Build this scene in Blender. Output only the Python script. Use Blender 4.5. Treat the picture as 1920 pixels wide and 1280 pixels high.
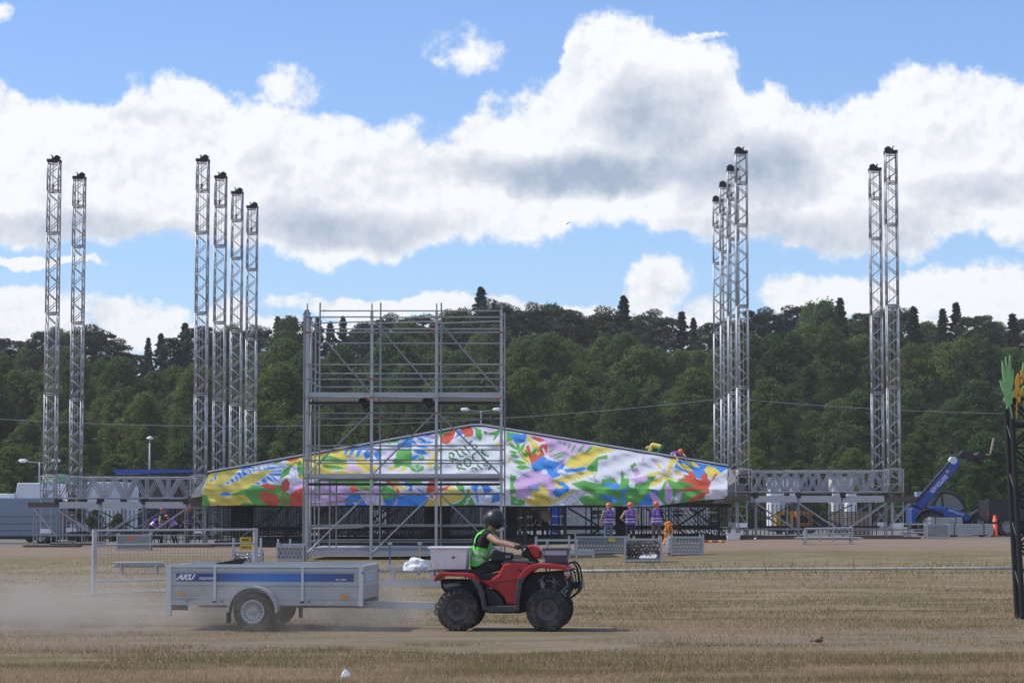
import bpy, bmesh, math, random
import numpy as np
from mathutils import Vector, Matrix
for o in list(bpy.data.objects):
    bpy.data.objects.remove(o)
sc = bpy.context.scene
COL = sc.collection
R = math.radians
# ------------------------------------------------------------------ camera
F = 4494.0                      # focal length in photo pixels (55 mm on 23.5 mm)
CAMZ = 1.8
PITCH = math.atan(310.0 / F)
cam_d = bpy.data.cameras.new('camera'); cam = bpy.data.objects.new('camera', cam_d); COL.objects.link(cam)
cam.location = (0, 0, CAMZ); cam.rotation_euler = (R(90) + PITCH, 0, 0)
cam_d.sensor_width = 23.5; cam_d.lens = 55.0; cam_d.clip_end = 9000; cam_d.clip_start = 0.5
sc.camera = cam
# ------------------------------------------------------------------ light
SUN_EL, SUN_AZ, SUN_STRENGTH, SKY_STRENGTH = R(54), R(-84), 3.0, 0.10     # azimuth from +Y towards +X
sd = bpy.data.lights.new('sun', 'SUN'); sd.energy = SUN_STRENGTH; sd.angle = R(0.9); sd.color = (1, 0.95, 0.86)
sun = bpy.data.objects.new('sun', sd); COL.objects.link(sun)
sv = Vector((math.sin(SUN_AZ) * math.cos(SUN_EL), math.cos(SUN_AZ) * math.cos(SUN_EL), math.sin(SUN_EL)))
sun.rotation_euler = sv.to_track_quat('Z', 'Y').to_euler(); sun.location = (0, 0, 60)
sc.view_settings.view_transform = 'Standard'; sc.view_settings.look = 'None'
sc.view_settings.exposure = 0.35; sc.view_settings.gamma = 1.0; sc.view_settings.use_curve_mapping = False
# ------------------------------------------------------------------ node helpers
class NT:
    def __init__(s, tree): s.t = tree; s.n = tree.nodes; s.l = tree.links
    def new(s, typ, ins=None, **props):
        n = s.n.new(typ)
        for k, v in props.items(): setattr(n, k, v)
        if ins:
            for k, v in ins.items(): s.set(n, k, v)
        return n
    def set(s, n, k, v):
        sock = n.inputs[k]
        if isinstance(v, bpy.types.NodeSocket): s.l.new(v, sock)
        else: sock.default_value = v
    def m(s, op, a, b=0.0, c=0.0, clamp=False):
        n = s.new('ShaderNodeMath', {0: a, 1: b, 2: c}, operation=op); n.use_clamp = clamp
        return n.outputs[0]
    def smooth(s, x, lo, hi, a=0.0, b=1.0):
        n = s.new('ShaderNodeMapRange', {'Value': x, 'From Min': lo, 'From Max': hi, 'To Min': a, 'To Max': b}, interpolation_type='SMOOTHSTEP')
        return n.outputs[0]
    def mix(s, f, a, b):
        n = s.n.new('ShaderNodeMix'); n.data_type = 'RGBA'
        s.set(n, 0, f); s.set(n, 6, a); s.set(n, 7, b)
        return n.outputs[2]
    def noise(s, vec, scale, detail=4.0, rough=0.55, out='Fac'):
        n = s.new('ShaderNodeTexNoise', {'Scale': scale, 'Detail': detail, 'Roughness': rough})
        if vec is not None: s.l.new(vec, n.inputs['Vector'])
        return n.outputs[out]
    def curve(s, x, pts, x0, x1, y0, y1):
        n = s.n.new('ShaderNodeFloatCurve'); cm = n.mapping; cu = cm.curves[0]
        pts = [((a - x0) / (x1 - x0), (b - y0) / (y1 - y0)) for a, b in pts]
        cu.points[0].location = pts[0]; cu.points[1].location = pts[-1]
        for p in pts[1:-1]: cu.points.new(*p)
        cm.update()
        xx = s.smooth_lin(x, x0, x1)
        s.l.new(xx, n.inputs['Value'])
        return s.m('MULTIPLY_ADD', n.outputs[0], y1 - y0, y0)
    def smooth_lin(s, x, lo, hi):
        n = s.new('ShaderNodeMapRange', {'Value': x, 'From Min': lo, 'From Max': hi}); n.clamp = True
        return n.outputs[0]
# ------------------------------------------------------------------ sky with cumulus bank
w = bpy.data.worlds.new('World'); sc.world = w; w.use_nodes = True
T = NT(w.node_tree); T.n.clear()
tc = T.new('ShaderNodeTexCoord'); dirv = tc.outputs['Generated']
sky = T.new('ShaderNodeTexSky'); sky.sky_type = 'NISHITA'; sky.sun_disc = False
sky.sun_elevation = SUN_EL; sky.sun_rotation = SUN_AZ; sky.air_density = 1.0; sky.dust_density = 0.3; sky.ozone_density = 1.2
sep = T.new('ShaderNodeSeparateXYZ', {0: dirv})
az = T.m('ARCTAN2', sep.outputs[0], sep.outputs[1]); el = T.m('ARCSINE', sep.outputs[2])
nb = T.noise(dirv, 22, 7, 0.60); nf = T.noise(dirv, 64, 6, 0.64)
shift = T.new('ShaderNodeVectorMath', {0: dirv, 1: (3.1, 1.7, 0.4)}, operation='ADD').outputs[0]
nb2 = T.noise(shift, 26, 6, 0.58)
u = T.m('ADD', T.m('MULTIPLY_ADD', az, F, 960), T.m('MULTIPLY_ADD', nb2, 130, -65))
v0 = T.m('MULTIPLY_ADD', el, -F, 950)
v = T.m('ADD', v0, T.m('MULTIPLY_ADD', nb, 130, -65))
top = T.curve(u, [(-400, 190), (0, 165), (90, 195), (190, 205), (240, 165), (400, 160), (470, 180), (590, 215), (700, 235), (850, 245), (890, 195), (930, 165), (1000, 170), (1060, 75), (1120, 30), (1190, 18), (1270, 45), (1340, 95), (1390, 110), (1420, 165), (1500, 180), (1570, 190), (1650, 155), (1710, 140), (1800, 155), (1920, 160), (2300, 190)], -400, 2300, 0, 640)
bot = T.curve(u, [(-400, 500), (0, 480), (180, 470), (330, 455), (480, 480), (560, 500), (700, 495), (860, 470), (1000, 480), (1060, 470), (1150, 440), (1250, 455), (1330, 480), (1420, 470), (1560, 480), (1700, 470), (1830, 465), (1920, 480), (2300, 500)], -400, 2300, 0, 640)
fld = T.m('MINIMUM', T.m('DIVIDE', T.m('SUBTRACT', v, top), 70), T.m('DIVIDE', T.m('SUBTRACT', bot, v), 60))
P_ = T.new('ShaderNodeCombineXYZ', {0: u, 1: v, 2: 0.0}).outputs[0]
def blob(cx, cy, rx, ry, wt=1.0):
    q = T.new('ShaderNodeVectorMath', {0: P_, 1: (1 / rx, 1 / ry, 0), 2: (-cx / rx, -cy / ry, 0)}, operation='MULTIPLY_ADD').outputs[0]
    d = T.new('ShaderNodeVectorMath', {0: q, 1: q}, operation='DOT_PRODUCT').outputs['Value']
    return T.m('MULTIPLY_ADD', d, -wt, wt)
for b in [(870, 107, 80, 44), (545, 178, 62, 46), (1238, 545, 66, 62), (1330, 585, 70, 40), (255, 600, 110, 50), (40, 590, 130, 55), (420, 600, 60, 40), (1560, 560, 140, 55),
          (1800, 545, 200, 60), (780, 580, 330, 28), (1080, 590, 190, 30), (70, 498, 150, 14), (210, -8, 160, 14), (0, 45, 30, 24), (1300, 72, 60, 8), (1850, 620, 180, 60), (1000, 635, 1500, 36)]:
    fld = T.m('MAXIMUM', fld, blob(*b, 0.34 if b[1] < 180 else 0.62 if b[2] < 80 else 0.8))
# the rest of the dome: scattered cumulus, fading in above the frame
gen = T.m('MULTIPLY_ADD', T.noise(dirv, 3.2, 4, 0.6), 7.0, -3.6)
up = T.smooth(v0, -80, -500)
fld = T.m('ADD', T.m('MULTIPLY', fld, T.m('SUBTRACT', 1.0, up)), T.m('MULTIPLY', gen, up))
nfs = T.noise(T.new('ShaderNodeVectorMath', {0: dirv, 1: (-0.0022, 0.0, 0.0034)}, operation='ADD').outputs[0], 64, 6, 0.64)
nbs = T.noise(T.new('ShaderNodeVectorMath', {0: dirv, 1: (-0.006, 0.0, 0.010)}, operation='ADD').outputs[0], 22, 5, 0.60)
relief = T.m('ADD', T.m('MULTIPLY', T.m('SUBTRACT', nfs, nf), 1.1), T.m('MULTIPLY', T.m('SUBTRACT', nbs, nb), 1.3))   # billows: dark where more cloud lies towards the light
fld2 = T.m('ADD', fld, T.m('MULTIPLY_ADD', nf, 1.7, -0.85))
alpha = T.smooth(fld2, -0.04, 0.42)
grey = None
for cx, cy, rx, ry, wt in [(1245, 235, 170, 125, .8), (1110, 325, 330, 58, 1.1), (1400, 330, 200, 90, .8), (650, 425, 260, 55, .75), (90, 432, 220, 40, .65), (1500, 440, 330, 50, .5),
                           (1840, 375, 200, 45, .55), (930, 300, 70, 36, .45), (260, 235, 110, 24, .3), (500, 330, 60, 40, .35), (1560, 300, 90, 50, .35), (300, 450, 200, 30, .4)]:
    grey = T.m('MAXIMUM', 0.0 if grey is None else grey, blob(cx, cy, rx, ry, wt))
gengrey = T.m('MULTIPLY', T.smooth(gen, 0.3, 1.8), 0.5)
grey = T.m('ADD', T.m('MULTIPLY', grey, T.m('SUBTRACT', 1.0, up)), T.m('MULTIPLY', gengrey, up))
grey = T.m('ADD', T.m('MULTIPLY', grey, T.m('MULTIPLY_ADD', nf, 1.5, 0.3)), T.m('ADD', T.m('MULTIPLY_ADD', nb, 0.5, -0.25), relief), clamp=True)
ccol = T.mix(grey, (7.9, 8.05, 8.3, 1), (3.15, 3.85, 5.0, 1))
skyc = T.new('ShaderNodeMix'); skyc.data_type = 'RGBA'; skyc.blend_type = 'MULTIPLY'
T.set(skyc, 0, 1.0); T.set(skyc, 6, sky.outputs[0]); T.set(skyc, 7, (0.84, 1.0, 1.32, 1))
fin = T.mix(alpha, skyc.outputs[2], ccol)
bg = T.new('ShaderNodeBackground', {'Color': fin, 'Strength': SKY_STRENGTH})
w.cycles.sampling_method = 'MANUAL'; w.cycles.sample_map_resolution = 512
wo = T.new('ShaderNodeOutputWorld', {'Surface': bg.outputs[0]})
# ------------------------------------------------------------------ placement helpers
CP, SP = math.cos(PITCH), math.sin(PITCH)
def at(px, py, Y):
    a, b = (px - 960) / F, (640 - py) / F
    d = Vector((a, CP - b * SP, SP + b * CP))
    return Vector((0, 0, CAMZ)) + d * (Y / d.y)
def sst(t):
    t = min(1.0, max(0.0, t)); return t * t * (3 - 2 * t)
def g(x, y):
    z = 0.38 * sst((x + 6) / 20) * sst((y - 66) / 36)
    if y > 172: z += (y - 172) * 0.105 * sst((y - 172) / 25)
    return z
def gp(px, py):
    """ground point seen at a photo pixel"""
    Y = 60.0
    for _ in range(30):
        p = at(px, py, Y); d = (p - Vector((0, 0, CAMZ))); k = (g(p.x, p.y) - CAMZ) / d.z if abs(d.z) > 1e-6 else 1
        Y = max(15, min(160, Y * k)) if 0 < k else 160
    p = at(px, py, Y); p.z = g(p.x, p.y)
    return p
# ------------------------------------------------------------------ materials
MATS = {}
def mat(name, col, rough=0.6, metal=0.0, var=0.15, scale=6.0, bump=0.0, dirt=None, coat=0.0, spec=0.5):
    if name in MATS: return MATS[name]
    m = bpy.data.materials.new(name); m.use_nodes = True
    t = NT(m.node_tree); b = t.n['Principled BSDF']
    geo = t.new('ShaderNodeNewGeometry')
    n1 = t.noise(geo.outputs['Position'], scale, 5, 0.6)
    c0 = tuple(max(0, c * (1 - var)) for c in col) + (1,); c1 = tuple(min(1, c * (1 + var)) for c in col) + (1,)
    c = t.mix(n1, c0, c1)
    if dirt:
        n2 = t.noise(geo.outputs['Position'], dirt[1], 6, 0.65)
        c = t.mix(t.smooth(n2, dirt[2], dirt[2] + 0.2, 0, dirt[3]), c, tuple(dirt[0]) + (1,))
    t.set(b, 'Base Color', c)
    t.set(b, 'Roughness', t.m('MULTIPLY_ADD', n1, 0.2, rough - 0.1, clamp=True)); b.inputs['Metallic'].default_value = metal
    b.inputs['Specular IOR Level'].default_value = spec
    if coat: b.inputs['Coat Weight'].default_value = coat
    if bump:
        bn = t.new('ShaderNodeBump', {'Height': t.noise(geo.outputs['Position'], scale * 4, 4, 0.6), 'Strength': bump, 'Distance': 0.02})
        t.l.new(bn.outputs[0], b.inputs['Normal'])
    MATS[name] = m; return m
ALU = mat('aluminium', (0.40, 0.41, 0.43), 0.5, 0.5, 0.18, 2.5, dirt=((0.22, 0.22, 0.22), 1.4, 0.52, 0.5))
ALUD = mat('aluminium_weathered', (0.42, 0.43, 0.45), 0.5, 0.4, 0.25, 3)
GALV = mat('galvanised_steel', (0.27, 0.28, 0.29), 0.5, 0.45, 0.22, 4, dirt=((0.17, 0.17, 0.17), 2.0, 0.5, 0.5))
GALVL = mat('galvanised_light', (0.42, 0.435, 0.455), 0.48, 0.4, 0.2, 3)
DARK = mat('black_steel', (0.018, 0.018, 0.02), 0.55, 0.2, 0.3, 3)
BLK = mat('black_plastic', (0.016, 0.016, 0.018), 0.55, 0, 0.3, 9)
BRN = mat('brown_plank', (0.10, 0.075, 0.06), 0.8, 0, 0.3, 5)
RUB = mat('tyre_rubber', (0.03, 0.029, 0.028), 0.85, 0, 0.3, 7, bump=0.3, dirt=((0.16, 0.13, 0.105), 6, 0.42, 0.5))
RED = mat('red_plastic', (0.42, 0.018, 0.02), 0.38, 0, 0.10, 5, dirt=((0.22, 0.15, 0.12), 5, 0.55, 0.35))
WHT = mat('white_plastic', (0.72, 0.73, 0.75), 0.5, 0, 0.06, 5, dirt=((0.45, 0.42, 0.40), 4, 0.55, 0.4))
BLUE = mat('blue_paint', (0.018, 0.085, 0.42), 0.4, 0, 0.12, 3, dirt=((0.12, 0.11, 0.10), 3, 0.56, 0.3))
ORG = mat('orange_plastic', (0.75, 0.16, 0.03), 0.5)
YEL = mat('yellow_plate', (0.72, 0.50, 0.02), 0.5)
SKIN = mat('skin', (0.46, 0.27, 0.19), 0.6, 0, 0.08, 8)
# ------------------------------------------------------------------ mesh helpers
class MB:
    def __init__(s): s.v = []; s.f = []; s.mi = []
    def add(s, vs, fs, mi=0):
        o = len(s.v); s.v += [tuple(p) for p in vs]; s.f += [tuple(i + o for i in f) for f in fs]; s.mi += [mi] * len(fs); return s
    def box(s, x0, x1, y0, y1, z0, z1, mi=0):
        return s.add([(x0, y0, z0), (x1, y0, z0), (x1, y1, z0), (x0, y1, z0), (x0, y0, z1), (x1, y0, z1), (x1, y1, z1), (x0, y1, z1)],
                     [(0, 3, 2, 1), (4, 5, 6, 7), (0, 1, 5, 4), (1, 2, 6, 5), (2, 3, 7, 6), (3, 0, 4, 7)], mi)
    def tube(s, p0, p1, r, r1=None, n=6, mi=0, caps=True):
        p0, p1 = Vector(p0), Vector(p1); d = p1 - p0
        if d.length < 1e-6: return s
        q = d.to_track_quat('Z', 'Y'); r1 = r if r1 is None else r1
        vs = []
        for p, rr in ((p0, r), (p1, r1)):
            for k in range(n):
                a = 2 * math.pi * k / n; vs.append(p + q @ Vector((rr * math.cos(a), rr * math.sin(a), 0)))
        fs = [(k, (k + 1) % n, n + (k + 1) % n, n + k) for k in range(n)]
        if caps: fs += [tuple(reversed(range(n))), tuple(range(n, 2 * n))]
        return s.add(vs, fs, mi)
    def path(s, pts, r, n=6, mi=0):
        for a, b in zip(pts[:-1], pts[1:]): s.tube(a, b, r, n=n, mi=mi)
        return s
    def prism(s, poly, y0, y1, mi=0):
        """poly: (x,z) outline, extruded along y"""
        area = sum(a[0] * b[1] - b[0] * a[1] for a, b in zip(poly, poly[1:] + poly[:1]))
        if area < 0: poly = poly[::-1]
        n = len(poly)
        vs = [(x, y0, z) for x, z in poly] + [(x, y1, z) for x, z in poly]
        fs = [tuple(range(n)), tuple(reversed(range(n, 2 * n)))] + [(k, n + k, n + (k + 1) % n, (k + 1) % n) for k in range(n)]
        return s.add(vs, fs, mi)
    def lathe(s, prof, c=(0, 0, 0), axis='z', n=20, mi=0):
        """prof: (radius, height) along axis"""
        vs = []
        for r, h in prof:
            for k in range(n):
                a = 2 * math.pi * k / n; p = (r * math.cos(a), r * math.sin(a), h)
                if axis == 'y': p = (p[0], h, p[1])
                if axis == 'x': p = (h, p[0], p[1])
                vs.append((p[0] + c[0], p[1] + c[1], p[2] + c[2]))
        fs = []
        for i in range(len(prof) - 1):
            for k in range(n):
                fs.append((i * n + k, i * n + (k + 1) % n, (i + 1) * n + (k + 1) % n, (i + 1) * n + k))
        return s.add(vs, fs, mi)
    def mesh(s, name, mats, smooth=False):
        me = bpy.data.meshes.new(name); me.from_pydata(s.v, [], s.f)
        for m in (mats if isinstance(mats, (list, tuple)) else [mats]): me.materials.append(m)
        if any(s.mi): me.polygons.foreach_set('material_index', s.mi)
        if smooth: me.polygons.foreach_set('use_smooth', [True] * len(s.f))
        me.update(); return me
    def build(s, name, mats, parent=None, smooth=False, bevel=0.0):
        bm = bmesh.new(); me = s.mesh(name, mats, False); bm.from_mesh(me)
        bmesh.ops.recalc_face_normals(bm, faces=bm.faces); bm.to_mesh(me); bm.free()
        if smooth: me.polygons.foreach_set('use_smooth', [True] * len(me.polygons))
        o = bpy.data.objects.new(name, me); COL.objects.link(o); o.parent = parent
        if bevel:
            md = o.modifiers.new('bevel', 'BEVEL'); md.width = bevel; md.segments = 2; md.limit_method = 'ANGLE'; md.angle_limit = R(35)
        return o
def tag(o, label, cat, group=None, kind=None):
    if label: o['label'] = label
    if cat: o['category'] = cat
    if group: o['group'] = group
    if kind: o['kind'] = kind
    return o
def thing(name, label, cat, loc=(0, 0, 0), rz=0.0, group=None):
    o = bpy.data.objects.new(name, None); COL.objects.link(o); o.empty_display_size = 0.3
    o.location = loc; o.rotation_euler = (0, 0, rz)
    return tag(o, label, cat, group)
UNIT = {}
def unit_mesh(kind, m, n=8):
    k = (kind, m.name, n)
    if k not in UNIT:
        b = MB()
        if kind == 'tube': b.tube((0, 0, 0), (0, 0, 1), 1.0, n=n)
        else: b.box(-.5, .5, -.5, .5, -.5, .5)
        UNIT[k] = b.mesh(kind, m, kind == 'tube' and n > 6)
        if kind == 'tube':
            me = UNIT[k]; sm = [len(p.vertices) == 4 for p in me.polygons]; me.polygons.foreach_set('use_smooth', sm)
    return UNIT[k]
def rod(name, parent, p0, p1, r, m=None, n=8):
    """a straight tube as a part of its own (shared mesh)"""
    p0, p1 = Vector(p0), Vector(p1); d = p1 - p0
    o = bpy.data.objects.new(name, unit_mesh('tube', m or ALU, n)); COL.objects.link(o); o.parent = parent
    o.matrix_local = Matrix.Translation(p0) @ d.to_track_quat('Z', 'Y').to_matrix().to_4x4() @ Matrix.Diagonal((r, r, d.length, 1))
    return o
def bar(name, parent, p0, p1, wx, wy, m=None):
    """a straight rectangular bar between two points"""
    p0, p1 = Vector(p0), Vector(p1); d = p1 - p0
    o = bpy.data.objects.new(name, unit_mesh('box', m or ALU)); COL.objects.link(o); o.parent = parent
    q = d.to_track_quat('Z', 'Y')
    o.matrix_local = Matrix.Translation((p0 + p1) / 2) @ q.to_matrix().to_4x4() @ Matrix.Diagonal((wx, wy, d.length, 1))
    return o
def block(name, parent, x0, x1, y0, y1, z0, z1, m):
    o = bpy.data.objects.new(name, unit_mesh('box', m)); COL.objects.link(o); o.parent = parent
    o.matrix_local = Matrix.Translation(((x0 + x1) / 2, (y0 + y1) / 2, (z0 + z1) / 2)) @ Matrix.Diagonal((x1 - x0, y1 - y0, z1 - z0, 1))
    return o
def share(name, me, parent, M=None):
    o = bpy.data.objects.new(name, me); COL.objects.link(o); o.parent = parent
    if M is not None: o.matrix_local = M
    return o
def text_mesh(body, size, m, shear=0.0, extrude=0.002, bold=0.0, space=1.0):
    cu = bpy.data.curves.new('lettering', 'FONT'); cu.body = body; cu.size = size; cu.shear = shear; cu.extrude = extrude
    cu.offset = bold; cu.space_character = space; cu.resolution_u = 3
    ob = bpy.data.objects.new('lettering', cu); COL.objects.link(ob)
    dg = bpy.context.evaluated_depsgraph_get(); me = bpy.data.meshes.new_from_object(ob.evaluated_get(dg))
    bpy.data.objects.remove(ob); bpy.data.curves.remove(cu)
    me.materials.clear(); me.materials.append(m); return me
def marks_mesh(n, w_, h_, m, seed=1):
    """a row of small letter-like strokes for print that is too small to read in the photograph"""
    r_ = random.Random(seed); b = MB(); s = w_ / n
    for k in range(n):
        x = k * s; t_ = s * 0.2
        b.box(x, x + t_, 0, h_, 0, 0.002)
        if r_.random() < .6: b.box(x + s * .55, x + s * .55 + t_, 0, h_, 0, 0.002)
        for q in r_.sample((0.0, 0.42, 0.84), 2): b.box(x + t_, x + s * .55, h_ * q, h_ * (q + .16), 0, 0.0015)
    return b.mesh('lettering', m)
def W2L(parent, p):
    """world point -> parent's local (empties with z rotation only)"""
    M = Matrix.Translation(parent.location) @ Matrix.Rotation(parent.rotation_euler[2], 4, 'Z')
    return M.inverted() @ Vector(p)
ORD = ['first', 'second', 'third', 'fourth', 'fifth', 'sixth', 'seventh', 'eighth', 'ninth', 'tenth', 'eleventh', 'twelfth', 'thirteenth', 'fourteenth', 'fifteenth',
       'sixteenth', 'seventeenth', 'eighteenth', 'nineteenth', 'twentieth']
TENS = {20: 'twenty', 30: 'thirty', 40: 'forty', 50: 'fifty', 60: 'sixty', 70: 'seventy', 80: 'eighty'}
def ordinal(i):
    if i < 20: return ORD[i]
    n = i + 1
    if n % 10 == 0: return TENS[n][:-1] + 'ieth'
    return TENS[n - n % 10] + '-' + ORD[n % 10 - 1]
# ================================================================== ground
rng = np.random.default_rng(7)
def vnoise(x, y, seed=0):
    """smooth value noise for numpy arrays"""
    xi, yi = np.floor(x).astype(np.int64), np.floor(y).astype(np.int64); xf, yf = x - xi, y - yi
    def h(a, b):
        n = (a * 374761393 + b * 668265263 + seed * 982451653) & 0x7fffffff
        n = ((n ^ (n >> 13)) * 1274126177) & 0x7fffffff
        return ((n ^ (n >> 16)) & 0xffff) / 65535.0
    sx, sy = xf * xf * (3 - 2 * xf), yf * yf * (3 - 2 * yf)
    return (h(xi, yi) * (1 - sx) + h(xi + 1, yi) * sx) * (1 - sy) + (h(xi, yi + 1) * (1 - sx) + h(xi + 1, yi + 1) * sx) * sy
def fbm(x, y, seed=0, o=4):
    s = 0; a = 0.5
    for k in range(o):
        s = s + a * vnoise(x, y, seed + k); x = x * 2.03 + 5.1; y = y * 2.03 + 1.7; a *= 0.5
    return s / (1 - 0.5 ** o)
def ground_mat():
    m = bpy.data.materials.new('dry_field'); m.use_nodes = True; t = NT(m.node_tree); b = t.n['Principled BSDF']
    geo = t.new('ShaderNodeNewGeometry'); P = geo.outputs['Position']
    s = t.new('ShaderNodeSeparateXYZ', {0: P}); Y = s.outputs[1]; X = s.outputs[0]
    mp = t.new('ShaderNodeMapping', {'Vector': P}); mp.inputs['Scale'].default_value = (0.35, 1.0, 1.0); V = mp.outputs[0]
    n1 = t.noise(V, 0.22, 5, 0.6); n2 = t.noise(V, 1.3, 6, 0.65); n3 = t.noise(P, 14, 6, 0.7)
    straw = t.mix(n3, (0.195, 0.145, 0.098, 1), (0.31, 0.238, 0.168, 1))
    olive = t.mix(n3, (0.105, 0.092, 0.036, 1), (0.19, 0.165, 0.07, 1))
    earth = t.mix(n3, (0.17, 0.122, 0.09, 1), (0.285, 0.215, 0.162, 1))
    grav = t.mix(n3, (0.13, 0.122, 0.115, 1), (0.22, 0.21, 0.20, 1))
    c = t.mix(t.smooth(n2, 0.40, 0.62), straw, olive)
    c = t.mix(t.smooth(n1, 0.52, 0.66), c, earth)
    Yw = t.m('ADD', Y, t.m('MULTIPLY_ADD', n1, 16, -8))
    c = t.mix(t.smooth(Yw, 74, 84), c, t.mix(t.smooth(n2, 0.38, 0.55), earth, olive))
    c = t.mix(t.smooth(Yw, 84, 92), c, earth)
    c = t.mix(t.smooth(Yw, 104, 116), c, grav)
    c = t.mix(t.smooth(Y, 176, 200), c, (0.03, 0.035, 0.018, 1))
    track = t.m('MULTIPLY', t.smooth(t.m('ABSOLUTE', t.m('SUBTRACT', Yw, 33.2)), 2.6, 0.5), 0.5)
    c = t.mix(track, c, (0.21, 0.172, 0.142, 1))
    t.set(b, 'Base Color', c); b.inputs['Roughness'].default_value = 0.95; b.inputs['Specular IOR Level'].default_value = 0.15
    bn = t.new('ShaderNodeBump', {'Height': t.noise(P, 9, 8, 0.75), 'Strength': 0.8, 'Distance': 0.06}); t.l.new(bn.outputs[0], b.inputs['Normal'])
    return m
xs = np.concatenate([np.array([-3000, -1200, -500, -250, -150]), np.linspace(-100, 100, 121), np.array([150, 250, 500, 1200, 3000])])
ys = np.concatenate([np.array([-400, -60, 0, 12]), np.linspace(18, 130, 170), np.linspace(132, 340, 60), np.array([450, 800, 1600, 4000])])
XX, YY = np.meshgrid(xs, ys); ZZ = np.zeros_like(XX)
for i in range(ZZ.shape[0]):
    for j in range(ZZ.shape[1]): ZZ[i, j] = g(XX[i, j], min(YY[i, j], 330))
near = np.clip((120 - YY) / 30, 0, 1) * np.clip((YY - 10) / 10, 0, 1) * (np.abs(XX) < 100)
ZZ += near * (fbm(XX * 0.5, YY * 0.9, 3) - 0.5) * 0.05
nx, ny = len(xs), len(ys)
vs = np.stack([XX, YY, ZZ], -1).reshape(-1, 3)
fs = [(i * nx + j, i * nx + j + 1, (i + 1) * nx + j + 1, (i + 1) * nx + j) for i in range(ny - 1) for j in range(nx - 1)]
me = bpy.data.meshes.new('ground'); me.from_pydata(vs.tolist(), [], fs); me.materials.append(ground_mat()); me.polygons.foreach_set('use_smooth', [True] * len(fs))
gr = bpy.data.objects.new('ground', me); COL.objects.link(gr); tag(gr, 'dry mown festival field of straw coloured grass and bare earth', None, kind='structure')
# ------------------------------------------------------------------ grass blades (stuff)
def attr_mat(name, rough=0.8, trans=0.0):
    m = bpy.data.materials.new(name); m.use_nodes = True; t = NT(m.node_tree); b = t.n['Principled BSDF']
    a = t.new('ShaderNodeAttribute', attribute_name='tint'); t.l.new(a.outputs['Color'], b.inputs['Base Color'])
    b.inputs['Roughness'].default_value = rough; b.inputs['Specular IOR Level'].default_value = 0.2
    if trans:
        tr = t.new('ShaderNodeBsdfTranslucent', {'Color': a.outputs['Color']}); mx = t.new('ShaderNodeMixShader', {0: trans, 1: b.outputs[0], 2: tr.outputs[0]})
        t.l.new(mx.outputs[0], t.n['Material Output'].inputs['Surface'])
    return m
def tri_mesh(name, V, col, m):
    """V: (n,3,3) triangles, col: (n,3)"""
    n = len(V); me = bpy.data.meshes.new(name)
    me.vertices.add(n * 3); me.loops.add(n * 3); me.polygons.add(n)
    me.vertices.foreach_set('co', V.reshape(-1).astype(np.float32))
    me.loops.foreach_set('vertex_index', np.arange(n * 3, dtype=np.int32))
    me.polygons.foreach_set('loop_start', np.arange(0, n * 3, 3, dtype=np.int32))
    me.update(calc_edges=True)
    if col is not None:
        at_ = me.color_attributes.new('tint', 'FLOAT_COLOR', 'POINT')
        c4 = np.ones((n * 3, 4), np.float32); c4[:, :3] = np.repeat(col, 3, 0); at_.data.foreach_set('color', c4.reshape(-1))
    me.materials.append(m); return me
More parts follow.
